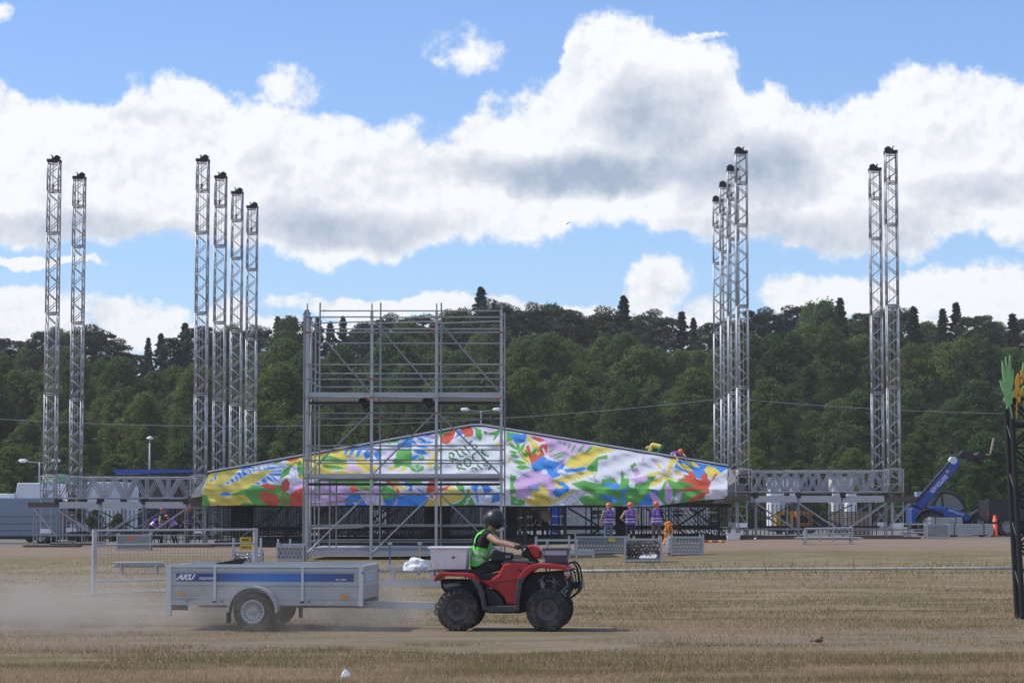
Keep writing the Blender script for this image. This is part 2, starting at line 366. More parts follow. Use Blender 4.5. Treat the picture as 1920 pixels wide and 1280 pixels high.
def grass():
    n = 300000
    # depth distributed so that density per picture area stays even
    inv = rng.uniform(1 / 88.0, 1 / 22.0, n) ; Y = 1 / inv
    X = rng.uniform(-1, 1, n) * (Y * 0.222 + 0.6)
    pat = fbm(X * 0.12, Y * 0.33, 11); pat2 = fbm(X * 0.5, Y * 1.2, 23)
    keep = (fbm(X * 0.16, Y * 0.42, 31) < 0.64) & ((np.abs(Y - 33.2 - 2 * (pat - .5)) > 1.6) | (rng.uniform(0, 1, n) < 0.35))
    keep &= (Y < 70) | (rng.uniform(0, 1, n) < np.clip((84 - Y) / 14, 0.05, 1))
    X, Y, pat, pat2 = X[keep], Y[keep], pat[keep], pat2[keep]; n = len(X)
    Z = np.array([g(a, b) for a, b in zip(X, Y)]) - 0.01 + (fbm(X * 0.5, Y * 0.9, 3) - 0.5) * 0.05 * np.clip((120 - Y) / 30, 0, 1)
    h = rng.uniform(0.02, 0.07, n) * (0.7 + 0.9 * pat2); tall = rng.uniform(0, 1, n) < 0.012; h[tall] *= 2.3; weed = (Y > 60) & (Y < 74) & (X > 2) & (rng.uniform(0, 1, n) < 0.10); h[weed] *= 3.2
    wd = rng.uniform(0.003, 0.007, n) * np.clip(Y / 34, 0.9, 2.2); a = rng.uniform(0, 6.283, n); lean = rng.normal(0, 0.45, (n, 2))
    V = np.zeros((n, 3, 3)); dx, dy = np.cos(a) * wd, np.sin(a) * wd
    V[:, 0] = np.stack([X - dx, Y - dy, Z], 1); V[:, 1] = np.stack([X + dx, Y + dy, Z], 1)
    V[:, 2] = np.stack([X + lean[:, 0] * h, Y + lean[:, 1] * h, Z + h], 1)
    straw = np.array([0.45, 0.332, 0.205]); oliv = np.array([0.22, 0.185, 0.075]); red = np.array([0.31, 0.185, 0.12])
    k = np.clip((0.55 * pat + 0.45 * pat2 - 0.455) * 9, 0, 1)[:, None]; r_ = (rng.uniform(0, 1, n) < 0.4)[:, None]
    band = np.clip(1 - np.abs(Y - 28.3 - 1.5 * (pat - .5)) / 1.3, 0, 1)[:, None] * np.clip((X + 5) / 4, 0, 1)[:, None]
    k = np.clip(k + band * 0.8, 0, 1)
    c = straw * (1 - k) + oliv * k; c = np.where(r_, c * 0.45 + red * 0.55, c) * rng.uniform(0.8, 1.2, (n, 1))
    c[weed] = np.array([0.13, 0.15, 0.05])
    me = tri_mesh('dry_grass', V, c, attr_mat('dry_grass_blade', 0.8, 0.4))
    o = bpy.data.objects.new('dry_grass', me); COL.objects.link(o); tag(o, 'short dry straw and olive grass covering the near field', 'grass', kind='stuff')
grass()
# ================================================================== forest
LEAF = {}
def leaf_mat(name, col, trans):
    m = bpy.data.materials.new(name); m.use_nodes = True; t = NT(m.node_tree); b = t.n['Principled BSDF']
    a = t.new('ShaderNodeAttribute', attribute_name='tint'); oi = t.new('ShaderNodeObjectInfo')
    mul = t.new('ShaderNodeMix'); mul.data_type = 'RGBA'; mul.blend_type = 'MULTIPLY'; t.set(mul, 0, 1.0)
    c = t.mix(oi.outputs['Random'], (col[0] * .62, col[1] * .78, col[2] * .85, 1), (col[0] * 1.35, col[1] * 1.25, col[2] * 1.0, 1))
    t.set(mul, 6, c); t.l.new(a.outputs['Color'], mul.inputs[7])
    t.l.new(mul.outputs[2], b.inputs['Base Color']); b.inputs['Roughness'].default_value = 0.65; b.inputs['Specular IOR Level'].default_value = 0.25
    tr = t.new('ShaderNodeBsdfTranslucent', {'Color': mul.outputs[2]}); mx = t.new('ShaderNodeMixShader', {0: trans, 1: b.outputs[0], 2: tr.outputs[0]})
    t.l.new(mx.outputs[0], t.n['Material Output'].inputs['Surface'])
    return m
BARK = mat('bark', (0.085, 0.065, 0.05), 0.9, 0, 0.35, 8)
BARKP = mat('pine_bark', (0.16, 0.085, 0.05), 0.9, 0, 0.35, 5)
BARKB = mat('birch_bark', (0.45, 0.44, 0.42), 0.8, 0, 0.3, 5)
def leaf_tris(cent, rad, per, size, seed, flat=0.8, droop=0.0):
    """leaf faces spread through clumps: cent (n,3), rad (n,)"""
    rg = np.random.default_rng(seed); n = len(cent); N = n * per
    d = rg.normal(0, 1, (N, 3)); d /= np.linalg.norm(d, axis=1)[:, None]
    rr = rg.uniform(0.35, 1, N) ** 0.5
    c = np.repeat(cent, per, 0); r = np.repeat(rad, per)
    p = c + d * (r * rr)[:, None] * np.array([1, 1, flat]); p[:, 2] -= droop * rr * r * rg.uniform(0, 1, N)
    a = rg.normal(0, 1, (N, 3)) ; a /= np.linalg.norm(a, axis=1)[:, None]
    nrm = d * 0.9 + rg.normal(0, 0.5, (N, 3)); b = np.cross(nrm, a); b /= np.linalg.norm(b, axis=1)[:, None] + 1e-9; a = np.cross(b, nrm); a /= np.linalg.norm(a, axis=1)[:, None] + 1e-9
    s = size * rg.uniform(0.6, 1.35, N)[:, None]
    V = np.stack([p - a * s * 0.5, p + a * s * 0.5, p + b * s * 0.95], 1)
    cl = np.repeat(rg.uniform(0.82, 1.18, n), per)[:, None] * rg.uniform(0.8, 1.2, (N, 1)) * np.array([[1, 1, 1]])
    hue = np.repeat(rg.uniform(-0.12, 0.12, n), per)[:, None]; cl = cl * np.concatenate([1 + hue, np.ones((N, 1)), 1 - hue], 1)
    return V, cl
def tree_proto(kind, seed):
    """unit tree, total height 10 m"""
    rg = np.random.default_rng(seed); b = MB(); cs = []; rs = []
    if kind in ('broad', 'birch', 'shrub'):
        wid = {'broad': 3.1, 'birch': 2.2, 'shrub': 4.6}[kind]; base = {'broad': 1.2, 'birch': 1.9, 'shrub': 0.1}[kind]
        b.tube((0, 0, 0), (0.1, 0, 4), 0.2, 0.13, 8).tube((0.1, 0, 4), (0, 0.1, 9), 0.13, 0.03, 6)
        nl = 150
        for i in range(nl):
            t = (i + rg.uniform(0, 1)) / nl; z = base + (9.6 - base) * t
            prof = math.sin(math.pi * min(1, (0.16 + 0.84 * t)) ** 0.85) ** 0.7
            aa_ = i * 2.39996; lob = 0.74 + 0.22 * math.sin(2 * aa_ + 0.9 * z + seed) + 0.16 * math.sin(3 * aa_ - 1.3 * z + 2 * seed) + rg.uniform(-.12, .12)
            rad = wid * prof * lob * math.sqrt(rg.uniform(0.35, 1)); a = i * 2.39996 + rg.uniform(-.4, .4)
            cs.append((rad * math.cos(a), rad * math.sin(a), z)); rs.append(rg.uniform(0.32, 0.78) * ({'birch': 0.85, 'shrub': 1.5}.get(kind, 1.0)))
            if i % 6 == 0 and t < 0.85: b.tube((0.05, 0.03, max(1.0, z - 1.4)), (cs[-1][0] * 0.9, cs[-1][1] * 0.9, z), 0.06, 0.015, 5)
        V, c = leaf_tris(np.array(cs), np.array(rs), 150, {'broad': 0.145, 'birch': 0.125, 'shrub': 0.24}[kind], seed, 0.75, 0.9 if kind == 'birch' else 0.1)
    elif kind == 'pine':
        b.tube((0, 0, 0), (0.15, 0, 5), 0.19, 0.14, 8).tube((0.15, 0, 5), (0, 0.1, 9.5), 0.14, 0.03, 6)
        for i in range(46):
            t = (i + rg.uniform(0, 1)) / 46; z = 4.2 + 5.5 * t; rad = (2.0 * (1 - t) ** 0.55 + 0.25) * math.sqrt(rg.uniform(0.25, 1)); a = i * 2.39996
            p = (rad * math.cos(a), rad * math.sin(a), z + rg.uniform(-.2, .2)); cs.append(p); rs.append(rg.uniform(0.4, 0.8))
            if i % 2 == 0: b.tube((0.08, 0, z - 0.4), (p[0], p[1], p[2] - 0.1), 0.05, 0.015, 5)
        V, c = leaf_tris(np.array(cs), np.array(rs), 420, 0.10, seed, 0.55)
    else:
        b.tube((0, 0, 0), (0, 0, 9.9), 0.17, 0.015, 8)
        for i in range(120):
            t = (i + rg.uniform(0, 1)) / 120; z = 0.7 + 9.1 * t; R0 = 1.9 * (1 - t) ** 1.05 + 0.03; rad = R0 * rg.uniform(0.35, 1.05); a = i * 2.39996
            cs.append((rad * math.cos(a), rad * math.sin(a), z - 0.28 * rad)); rs.append(0.07 + 0.40 * (1 - t))
            if i % 4 == 0: b.tube((0, 0, z), (R0 * math.cos(a), R0 * math.sin(a), z - 0.3 * R0), 0.03, 0.008, 4)
        V, c = leaf_tris(np.array(cs), np.array(rs), 110, 0.14, seed, 0.5, 0.4)
    return V, c, b
KINDM = {'shrub': leaf_mat('shrub_foliage', (0.065, 0.095, 0.03), 0.4), 'broad': leaf_mat('broadleaf_foliage', (0.094, 0.140, 0.038), 0.48), 'birch': leaf_mat('birch_foliage', (0.110, 0.155, 0.054), 0.48),
         'pine': leaf_mat('pine_needles', (0.034, 0.054, 0.026), 0.2), 'spruce': leaf_mat('spruce_needles', (0.026, 0.044, 0.022), 0.2)}
PROTO = {}
for kind, cnt in (('broad', 4), ('birch', 3), ('pine', 3), ('spruce', 2), ('shrub', 2)):
    for s in range(cnt):
        V, c, b = tree_proto(kind, 100 + 17 * s + len(kind))
        PROTO[kind, s] = (tri_mesh('crown', V, c, KINDM[kind]), b.mesh('trunk', {'pine': BARKP, 'birch': BARKB}.get(kind, BARK), True))
rt = random.Random(5)
def tree(kind, px, top_py, Y, label, group, wide=1.0):
    p = at(px, top_py, Y); z0 = g(p.x, Y) - 0.1; h = p.z - z0
    name = {'broad': 'broadleaf_tree', 'birch': 'birch_tree', 'pine': 'pine_tree', 'spruce': 'spruce_tree', 'shrub': 'shrub'}[kind]
    t = thing(name, label, 'shrub' if kind == 'shrub' else 'tree', (p.x, Y, z0), rt.uniform(0, 6.28), group)
    s = h / 10.0; wd = s * wide * rt.uniform(0.9, 1.15); t.scale = (wd, wd, s)
    cr, tr = PROTO[kind, rt.randrange(sum(1 for k in PROTO if k[0] == kind))]
    share('crown', cr, t); share('trunk', tr, t)
skyl = [(0, 618), (60, 626), (110, 608), (150, 608), (200, 615), (250, 640), (300, 628), (345, 603), (400, 612), (440, 600), (500, 594), (560, 588), (600, 592), (700, 600), (745, 578), (800, 588),
        (860, 580), (905, 536), (945, 575), (985, 563), (1050, 556), (1100, 580), (1170, 556), (1205, 580), (1245, 570), (1290, 585), (1340, 590), (1400, 578), (1450, 578), (1545, 557), (1600, 575),
        (1690, 568), (1740, 580), (1795, 562), (1850, 582), (1890, 578), (1930, 590)]
def sky_y(x):
    for (a, b), (c, d) in zip(skyl[:-1], skyl[1:]):
        if a <= x <= c: return b + (d - b) * (x - a) / (c - a)
    return 600
KN = {'broad': 'broadleaf tree', 'birch': 'slender birch', 'pine': 'dark pine', 'spruce': 'pointed dark spruce', 'shrub': 'leafy shrub'}
jobs = []
x = -25
while x < 1950:
    k = rt.choice(['pine', 'pine', 'spruce', 'broad', 'birch', 'pine']); yy = sky_y(min(max(x, 0), 1929)) + (rt.uniform(-12, 8) if k == 'spruce' else rt.uniform(-4, 22))
    if 890 < x < 925: k = 'spruce'; yy = 534
    jobs.append((k, x, yy, rt.uniform(238, 272), 'back')); x += rt.uniform(20, 34)
x = -30
while x < 1960:
    jobs.append((rt.choice(['broad', 'broad', 'birch', 'broad']), x, sky_y(min(max(x, 0), 1929)) + rt.uniform(38, 78), rt.uniform(212, 230), 'middle')); x += rt.uniform(26, 42)
x = -30
while x < 1960:
    jobs.append((rt.choice(['broad', 'broad', 'birch']), x, rt.uniform(672, 790), rt.uniform(182, 204), 'front')); x += rt.uniform(34, 54)
x = -30
while x < 1960:
    jobs.append(('shrub', x, rt.uniform(868, 905), rt.uniform(172, 178), 'low')); x += rt.uniform(40, 62)
for row, phrase in (('low', 'along the shrub edge under the forest'), ('back', 'on the forest skyline'), ('middle', 'in the middle rank of the forest'), ('front', 'in the front rank of the forest')):
    rowj = sorted([j for j in jobs if j[4] == row], key=lambda j: j[1])
    for i, (k, x, yy, Y, _) in enumerate(rowj):
        lab = '%s, %s from the left edge %s' % (KN[k], ordinal(i), phrase)
        if 890 < x < 925 and row == 'back': lab = 'tallest dark spruce standing above the forest skyline behind the scaffold cube'
        tree(k, x, yy, Y, lab, 'trees ' + phrase, {'back': 1.15, 'middle': 1.1, 'front': 1.2, 'low': 1.2}[row] * (1.2 if k == 'spruce' else rt.uniform(.8, 1.1)))
for px, ty, Y, wd, lab in [(340, 822, 158, 1.3, 'small bright green tree behind the left row of towers'), (1412, 838, 150, 1.25, 'small round green tree just right of the inner right towers'),
        (1600, 838, 152, 1.3, 'low leafy tree left of the outer right towers'), (1705, 828, 154, 1.3, 'leafy tree between the outer right towers and the telehandler'),
        (1850, 808, 150, 1.5, 'dense leafy tree behind the telehandler boom head'), (20, 835, 168, 1.5, 'leafy tree above the white tents at the left edge'), (1500, 860, 166, 1.3, 'dark shrub tree behind the right truss girder'),
        (215, 850, 165, 1.4, 'dark bushy tree behind the left truss girder'), (1780, 850, 160, 1.2, 'leafy bush under the telehandler boom'), (1925, 800, 158, 1.4, 'leafy tree behind the black gate truss')]:
    tree('broad', px, ty, Y, lab, 'small trees along the foot of the forest', wd)
# ================================================================== stage frame
ST_LOC = Vector((-1.875, 108.0, 0)); ST_RZ = R(-1.4)
SM = Matrix.Translation(ST_LOC) @ Matrix.Rotation(ST_RZ, 4, 'Z')
def S(x, y, z=0.0): return SM @ Vector((x, y, z))
def zo(x): return 0.0 if x < 0 else 0.27
# ------------------------------------------------------------------ truss sections (shared meshes)
TW = 0.25                                         # half width of the tower truss
def truss_section(L, nd, name):
    b = MB(); c = [(-TW, -TW), (TW, -TW), (TW, TW), (-TW, TW)]
    for x, y in c: b.tube((x, y, 0), (x, y, L), 0.036, n=6)
    for k in range(4):
        (x0, y0), (x1, y1) = c[k], c[(k + 1) % 4]
        for z in (0.04, L - 0.04): b.tube((x0, y0, z), (x1, y1, z), 0.024, n=5)
        for i in range(nd):
            za, zb = 0.1 + (L - 0.2) * i / nd, 0.1 + (L - 0.2) * (i + 1) / nd
            if (i + k // 2) % 2: za, zb = zb, za
            b.tube((x0, y0, za), (x1, y1, zb), 0.021, n=5)
    return b.mesh(name, ALU, True)
SEC = truss_section(3.66, 8, 'truss_section'); SEC_S = truss_section(1.9, 4, 'truss_section'); SEC_T = truss_section(1.05, 2, 'truss_section'); SEC_U = truss_section(1.3, 3, 'truss_section')
hb = MB()
hb.box(-0.29, 0.29, -0.28, 0.28, 0.0, 0.13)
HEADBEAM = hb.mesh('head_block', DARK)
sb = MB(); sb.lathe([(0.0, -0.05), (0.09, -0.05), (0.11, -0.03), (0.08, 0.0), (0.11, 0.03), (0.09, 0.05), (0.0, 0.05)], (0.08, 0, 0.22), 'y', 12)
sb.prism([(-0.16, 0.12), (-0.1, 0.24), (-0.17, 0.36), (-0.1, 0.33), (-0.02, 0.2), (0.04, 0.2), (0.02, 0.12)], -0.05, 0.05).prism([(0.0, 0.12), (0.08, 0.34), (0.16, 0.34), (0.3, 0.22), (0.2, 0.12)], -0.03, 0.03)
SHEAVE = sb.mesh('sheave', DARK, False)
cb = MB(); cb.tube((-0.05, 0.02, 0), (-0.05, 0.02, -1.0), 0.018, n=5).tube((0.05, -0.05, 0), (0.05, -0.05, -14.0), 0.008, n=4).tube((-0.1, 0.08, 0), (-0.1, 0.08, -14.0), 0.008, n=4)
CHAIN = cb.mesh('hoist_chain', ALUD)
hk = MB(); hk.tube((-0.05, 0.02, -1.0), (-0.05, 0.02, -1.22), 0.05, 0.03, 6).path([(-0.05, 0.02, -1.22), (0.0, 0.02, -1.32), (-0.05, 0.02, -1.4), (-0.1, 0.02, -1.33)], 0.018, 5)
HOOK = hk.mesh('hook', DARK)
slv = MB()
for x in (-0.36, 0.36):
    for y in (-0.36, 0.36): slv.tube((x, y, 0), (x, y, 1.05), 0.03, n=6)
for z in (0.03, 0.36, 0.70, 1.02):
    for k in (-0.36, 0.36): slv.tube((-0.36, k, z), (0.36, k, z), 0.022, n=4).tube((k, -0.36, z), (k, 0.36, z), 0.022, n=4)
for k in (-0.36, 0.36): slv.tube((-0.36, k, 0.70), (0, k, 1.02), 0.02, n=4).tube((0.36, k, 0.70), (0, k, 1.02), 0.02, n=4)
SLEEVE = slv.mesh('sleeve_block', ALU)
ROWS = [0.0, 5.6, 11.3, 17.0]; COLS = {-19.0: 2, -12.2: 4, 12.25: 4, 19.0: 2}
names_row = ['front', 'second', 'third', 'rear']
for cx, nrow in COLS.items():
    side = ('outer ' if abs(cx) > 15 else 'inner ') + ('left' if cx < 0 else 'right')
    for r_ in range(nrow):
        y = ROWS[r_]; zb = 2.15 + zo(cx); p = S(cx, y, zb)
        if nrow == 2: lab = 'silver lattice mast, %s one of the %s pair' % ('nearer taller-looking' if r_ == 0 else 'farther shorter-looking', side)
        else: lab = 'silver lattice mast, %s of the four in the %s row' % (['nearest and tallest-looking', 'second nearest', 'third nearest', 'farthest and shortest-looking'][r_], side)
        t = thing('truss_mast', lab, 'truss tower', p, ST_RZ + rt.uniform(-.01, .01), 'lattice masts of the stage')
        z = 0.0
        for me_, L in ((SEC_T, 1.05), (SEC, 3.66), (SEC, 3.66), (SEC, 3.66), (SEC_S, 1.9), (SEC_U, 1.3)):
            share('truss_section', me_, t, Matrix.Translation((0, 0, z))); z += L + 0.012
        hd = share('head_block', HEADBEAM, t, Matrix.Translation((0, 0, z)))
        share('sheave', SHEAVE, hd, Matrix.Rotation(rt.uniform(-.3, .3), 4, 'Z') if cx < 0 else Matrix.Rotation(3.14 + rt.uniform(-.3, .3), 4, 'Z'))
        ch = share('hoist_chain', CHAIN, t, Matrix.Translation((0, 0, z))); share('hook', HOOK, ch)
        if r_ < 2: share('sleeve_block', SLEEVE, t, Matrix.Translation((0, 0, 0.02)))
# ------------------------------------------------------------------ horizontal truss girders over the wings
def girder(x0, x1, y, label):
    zb = 2.2 + zo(x0); t = thing('truss_girder', label, 'truss', S((x0 + x1) / 2, y, zb), ST_RZ, 'horizontal truss girders of the side wings')
    h, L, d = 0.93, (x1 - x0) / 2, 0.3
    for z in (0, h):
        for yy in (-d, d): rod('chord', t, (-L, yy, z), (L, yy, z), 0.035, ALU)
    nb_ = 6
    for i in range(nb_):
        xa, xb = -L + 2 * L * i / nb_, -L + 2 * L * (i + 1) / nb_; xm = (xa + xb) / 2
        for yy in (-d, d):
            for off in (-0.05, 0.05):
                rod('diagonal', t, (xa + off + 0.06, yy, 0.03), (xm + off, yy, h - 0.03), 0.022, ALU, 6)
                rod('diagonal', t, (xb + off - 0.06, yy, 0.03), (xm + off, yy, h - 0.03), 0.022, ALU, 6)
            if i: rod('vertical', t, (xa, yy, 0), (xa, yy, h), 0.024, ALU, 6)
        rod('cross_member', t, (xa + 0.02, -d, h), (xa + 0.02, d, h), 0.022, ALU, 6)
for y, nm in ((0.0, 'front'), (5.6, 'rear')):
    girder(-18.6, -12.6, y, 'silver box truss girder on the left wing, %s one' % nm)
    girder(12.65, 18.6, y, 'silver box truss girder on the right wing, %s one' % nm)
# ------------------------------------------------------------------ wing support scaffolds
def wing(sgn, label):
    t = thing('support_scaffold', label, 'scaffold', S(0, 0, 0), ST_RZ, 'support scaffolds under the wings'); q = zo(sgn)
    gz = lambda x, y: g(*(S(x, y)[:2]))
    X = [19.64, 18.6, 16.7, 14.7, 12.8, 12.0]
    for y in (-0.35, 0.35, 5.3, 5.9):
        for x in X:
            rod('standard', t, (sgn * x, y, gz(sgn * x, y) + 0.03), (sgn * x, y, 1.72 + q), 0.03, GALV if y < 1 else ALUD)
        rod('ledger', t, (sgn * 19.64, y, 0.52 + q), (sgn * 12.0, y, 0.52 + q), 0.024, GALV)
        for a, b in ((18.6, 16.8), (14.7, 16.5), (12.8, 14.6), (19.64, 18.6)):
            s_ = -1 if a < b else 1
            rod('brace', t, (sgn * a, y - 0.04, 1.7 + q), (sgn * b, y - 0.04, 0.5 + q), 0.026, GALVL if y < 0 else GALV)
        for k in range(3):
            xa, xb = 18.5 - k * 1.95, 18.5 - (k + 1) * 1.95 + 0.12
            bo = block('beam', t, min(sgn * xa, sgn * xb), max(sgn * xa, sgn * xb), y - 0.06, y + 0.06, 1.74 + q, 2.03 + q, GALVL)
        bar('end_plank', t, (sgn * 19.9, y, 1.9 + q), (sgn * 18.55, y, 1.9 + q), 0.14, 0.22, BRN)
        bar('end_plank', t, (sgn * 12.55, y, 1.9 + q), (sgn * 11.4, y, 1.9 + q), 0.14, 0.22, BRN)
        for x in (18.6, 16.7, 14.7, 12.8):
            block('coupler', t, sgn * x - 0.09, sgn * x + 0.09, y - 0.09, y + 0.09, 1.93 + q, 2.16 + q, DARK)
    for x in (19.1, 12.15):                         # ladder frames under the masts
        for y in (-0.3, 5.3):
            for dx in (-0.24, 0.24): rod('frame_leg', t, (sgn * x + dx, y, gz(sgn * x, y) + 0.25), (sgn * x + dx, y, 2.1 + q), 0.026, ALU)
            for z in (0.75, 1.15, 1.55): rod('rung', t, (sgn * x - 0.24, y, z + q), (sgn * x + 0.24, y, z + q), 0.016, ALU)
            rod('brace', t, (sgn * x - 0.24, y - .03, 1.5 + q), (sgn * x + 0.24, y - .03, 0.7 + q), 0.016, ALU)
            block('plate', t, sgn * x - 0.25, sgn * x + 0.25, y - 0.045, y - 0.02, 0.62 + q, 0.82 + q, WHT)
    for y in (0.0, 5.6):
        bar('sole_plank', t, (sgn * 20.1, y, gz(sgn * 19, y) + 0.05), (sgn * 17.6, y, gz(sgn * 18, y) + 0.05), 0.9, 0.08, BRN)
        bar('sole_plank', t, (sgn * 15.6, y, gz(sgn * 15, y) + 0.05), (sgn * 11.6, y, gz(sgn * 12, y) + 0.05), 0.9, 0.08, BRN)
    for i in range(34):                             # dark handrail pickets of the wing floor seen through the bay
        x = sgn * (12.3 + i * 0.19); rod('picket', t, (x, 3.0, gz(x, 3) + 0.15), (x, 3.0, 1.65 + q), 0.021, DARK, 5)
    rod('picket_rail', t, (sgn * 12.2, 3.0, 0.62 + q), (sgn * 18.7, 3.0, 0.62 + q), 0.05, DARK)
    for a, b in ((17.6, 15.0), (15.0, 17.6), (14.8, 12.6)):
        rod('brace', t, (sgn * a, 4.0, 1.65 + q), (sgn * b, 4.0, 0.4 + q), 0.03, DARK)
wing(-1, 'grey tube scaffold carrying the left wing of the stage'); wing(1, 'grey tube scaffold carrying the right wing of the stage')
# ------------------------------------------------------------------ stage floor on black legs
def stage():
    t = thing('stage_floor', 'low black stage floor on many legs under the printed roof banner', 'stage', S(0, 0, 0), ST_RZ)
    block('deck', t, -11.8, 11.8, 1.2, 17.4, 1.78, 1.95, DARK)
    gz = lambda x, y: g(*(S(x, y)[:2]))
    rs = random.Random(3)
    for y, step in ((1.4, 1.25), (4.8, 1.9), (8.8, 2.3), (12.8, 2.3), (16.8, 2.0)):
        x = -11.6
        while x < 11.7:
            wv = 0.045 if x < 2 else 0.06
            bar('leg', t, (x, y, gz(x, y)), (x, y, 1.78), wv, wv, DARK); x += step * (1.0 if x < 2 else 1.45)
        rod('ledger', t, (-11.6, y, 0.75), (11.6, y, 0.82), 0.035, DARK)
        rod('ledger', t, (-11.6, y, 0.22), (11.6, y, 0.42), 0.03, DARK)
    for x in (2.45, 4.25): bar('column', t, (x, 0.9, gz(x, 1)), (x, 0.9, 1.8), 0.16, 0.16, DARK)
    block('panel', t, 6.6, 7.3, 4.6, 4.7, 0.3, 1.8, DARK); block('panel', t, -11.5, -10.4, 4.9, 5.0, 0.3, 1.8, DARK)
    block('panel', t, 1.2, 2.0, 5.2, 5.3, 0.3, 1.8, DARK); block('panel', t, -2.4, -1.2, 6.2, 6.3, 0.3, 1.8, DARK)
    for x0, x1, y in ((-8.6, -10.4, 1.0), (-6.4, -8.4, 1.0), (-3.2, -5.3, 1.0), (-0.6, -2.4, 1.0), (2.5, 4.2, .85), (4.4, 6.6, .85), (7.9, 9.9, .9), (9.9, 11.7, .9), (7.2, 5.4, 4.4), (10.8, 8.8, 4.6), (-7, -9, 5), (-4, -6, 5), (0.8, 2.6, 5)):
        rod('brace', t, (x0, y, 1.75), (x1, y, 0.45), 0.042, DARK)
    for k, (x0, n) in enumerate(((-11.7, 44), (-5.2, 26), (7.6, 15), (10.2, 12))):                # dense black pickets of stacked stair and railing units
        for i in range(n):
            x = x0 + i * 0.125; rod('picket', t, (x, 2.1 + 0.3 * (k % 2), gz(x, 2) + 0.12), (x, 2.1 + 0.3 * (k % 2), 1.76), 0.022, DARK, 5)
        rod('picket_rail', t, (x0, 2.1 + 0.3 * (k % 2), 0.4), (x0 + n * 0.125, 2.1 + 0.3 * (k % 2), 0.45), 0.03, DARK)
    for k in range(22):                              # leaning stair stringers in the left half
        x = -9.5 + k * 0.42; bar('stringer', t, (x, 1.75, 0.55), (x + 0.75, 1.75, 1.7), 0.05, 0.05, DARK)
    for k in range(9): bar('stringer', t, (8.6 + k * 0.22, 1.75, 1.72), (9.7 + k * 0.22, 1.75, 0.5), 0.04, 0.04, DARK)
    bar('base_beam', t, (-11.7, 1.2, 0.14), (11.7, 1.2, 0.36), 0.2, 0.26, DARK)
stage()
# ------------------------------------------------------------------ roof with printed gable banner
cY, cG, cB, cR, cP, cW = (0.84, 0.70, 0.15), (0.14, 0.46, 0.11), (0.075, 0.31, 0.83), (0.72, 0.125, 0.075), (0.70, 0.48, 0.79), (0.80, 0.82, 0.90)
cT = (0.06, 0.22, 0.05)
SH = []                                                     # (polygon in photo pixels, colour), painted in order
def reg(ox, oy, s): return lambda pts: [(ox + a / s, oy + b / s) for a, b in pts]
def lens(p, q, wd):
    (x0, y0), (x1, y1) = p, q; L = math.hypot(x1 - x0, y1 - y0); nx_, ny_ = -(y1 - y0) / L, (x1 - x0) / L; r = []
    for k in range(9): t_ = k / 8; w_ = wd * math.sin(math.pi * t_); r.append((x0 + (x1 - x0) * t_ + nx_ * w_, y0 + (y1 - y0) * t_ + ny_ * w_))
    for k in range(7, 0, -1): t_ = k / 8; w_ = -wd * math.sin(math.pi * t_); r.append((x0 + (x1 - x0) * t_ + nx_ * w_, y0 + (y1 - y0) * t_ + ny_ * w_))
    return r
def ell(cx, cy, rx, ry): return [(cx + rx * math.cos(k * .4488), cy + ry * math.sin(k * .4488)) for k in range(14)]
def stroke(pts, wd):
    out = []
    for (x0, y0), (x1, y1) in zip(pts[:-1], pts[1:]):
        L = math.hypot(x1 - x0, y1 - y0) + 1e-6; a, b = -(y1 - y0) / L * wd / 2, (x1 - x0) / L * wd / 2; e, f_ = (x1 - x0) / L * wd * .3, (y1 - y0) / L * wd * .3
        out.append([(x0 + a - e, y0 + b - f_), (x1 + a + e, y1 + b + f_), (x1 - a + e, y1 - b + f_), (x0 - a - e, y0 - b - f_)])
    return out
def paint(rg_, col, *polys):
    for p in polys: SH.append((rg_(p), col))
B1, B2, B3, B4, B5, B6 = reg(370, 840, 9.143), reg(560, 800, 8.0), reg(740, 780, 7.11), reg(930, 790, 7.53), reg(1110, 810, 6.857), reg(820, 810, 12.8)
paint(B1, cG, [(70, 795), (1860, 790), (1860, 1030), (70, 1030)], [(540, 800), (700, 740), (880, 655), (1050, 600), (1420, 630), (1480, 730), (1600, 780), (1600, 810)])
paint(B1, cY, [(85, 800), (150, 560), (210, 395), (740, 325), (745, 400), (1000, 400), (1290, 365), (1180, 470), (980, 610), (850, 690), (700, 745), (540, 770), (380, 800)],
      [(160, 805), (790, 800), (860, 840), (960, 950), (800, 925), (640, 1030), (250, 1030)], [(1500, 240), (1740, 195), (1830, 190), (1830, 310), (1550, 300)])
paint(B1, cW, [(395, 655), (560, 530), (740, 340), (1000, 385), (1000, 412), (800, 490), (540, 625)], [(745, 330), (900, 285), (1480, 180), (1480, 340), (1000, 400), (760, 370)],
      [(960, 620), (1200, 440), (1290, 370), (1440, 350), (1430, 600), (1350, 620), (1200, 590), (1060, 640)])
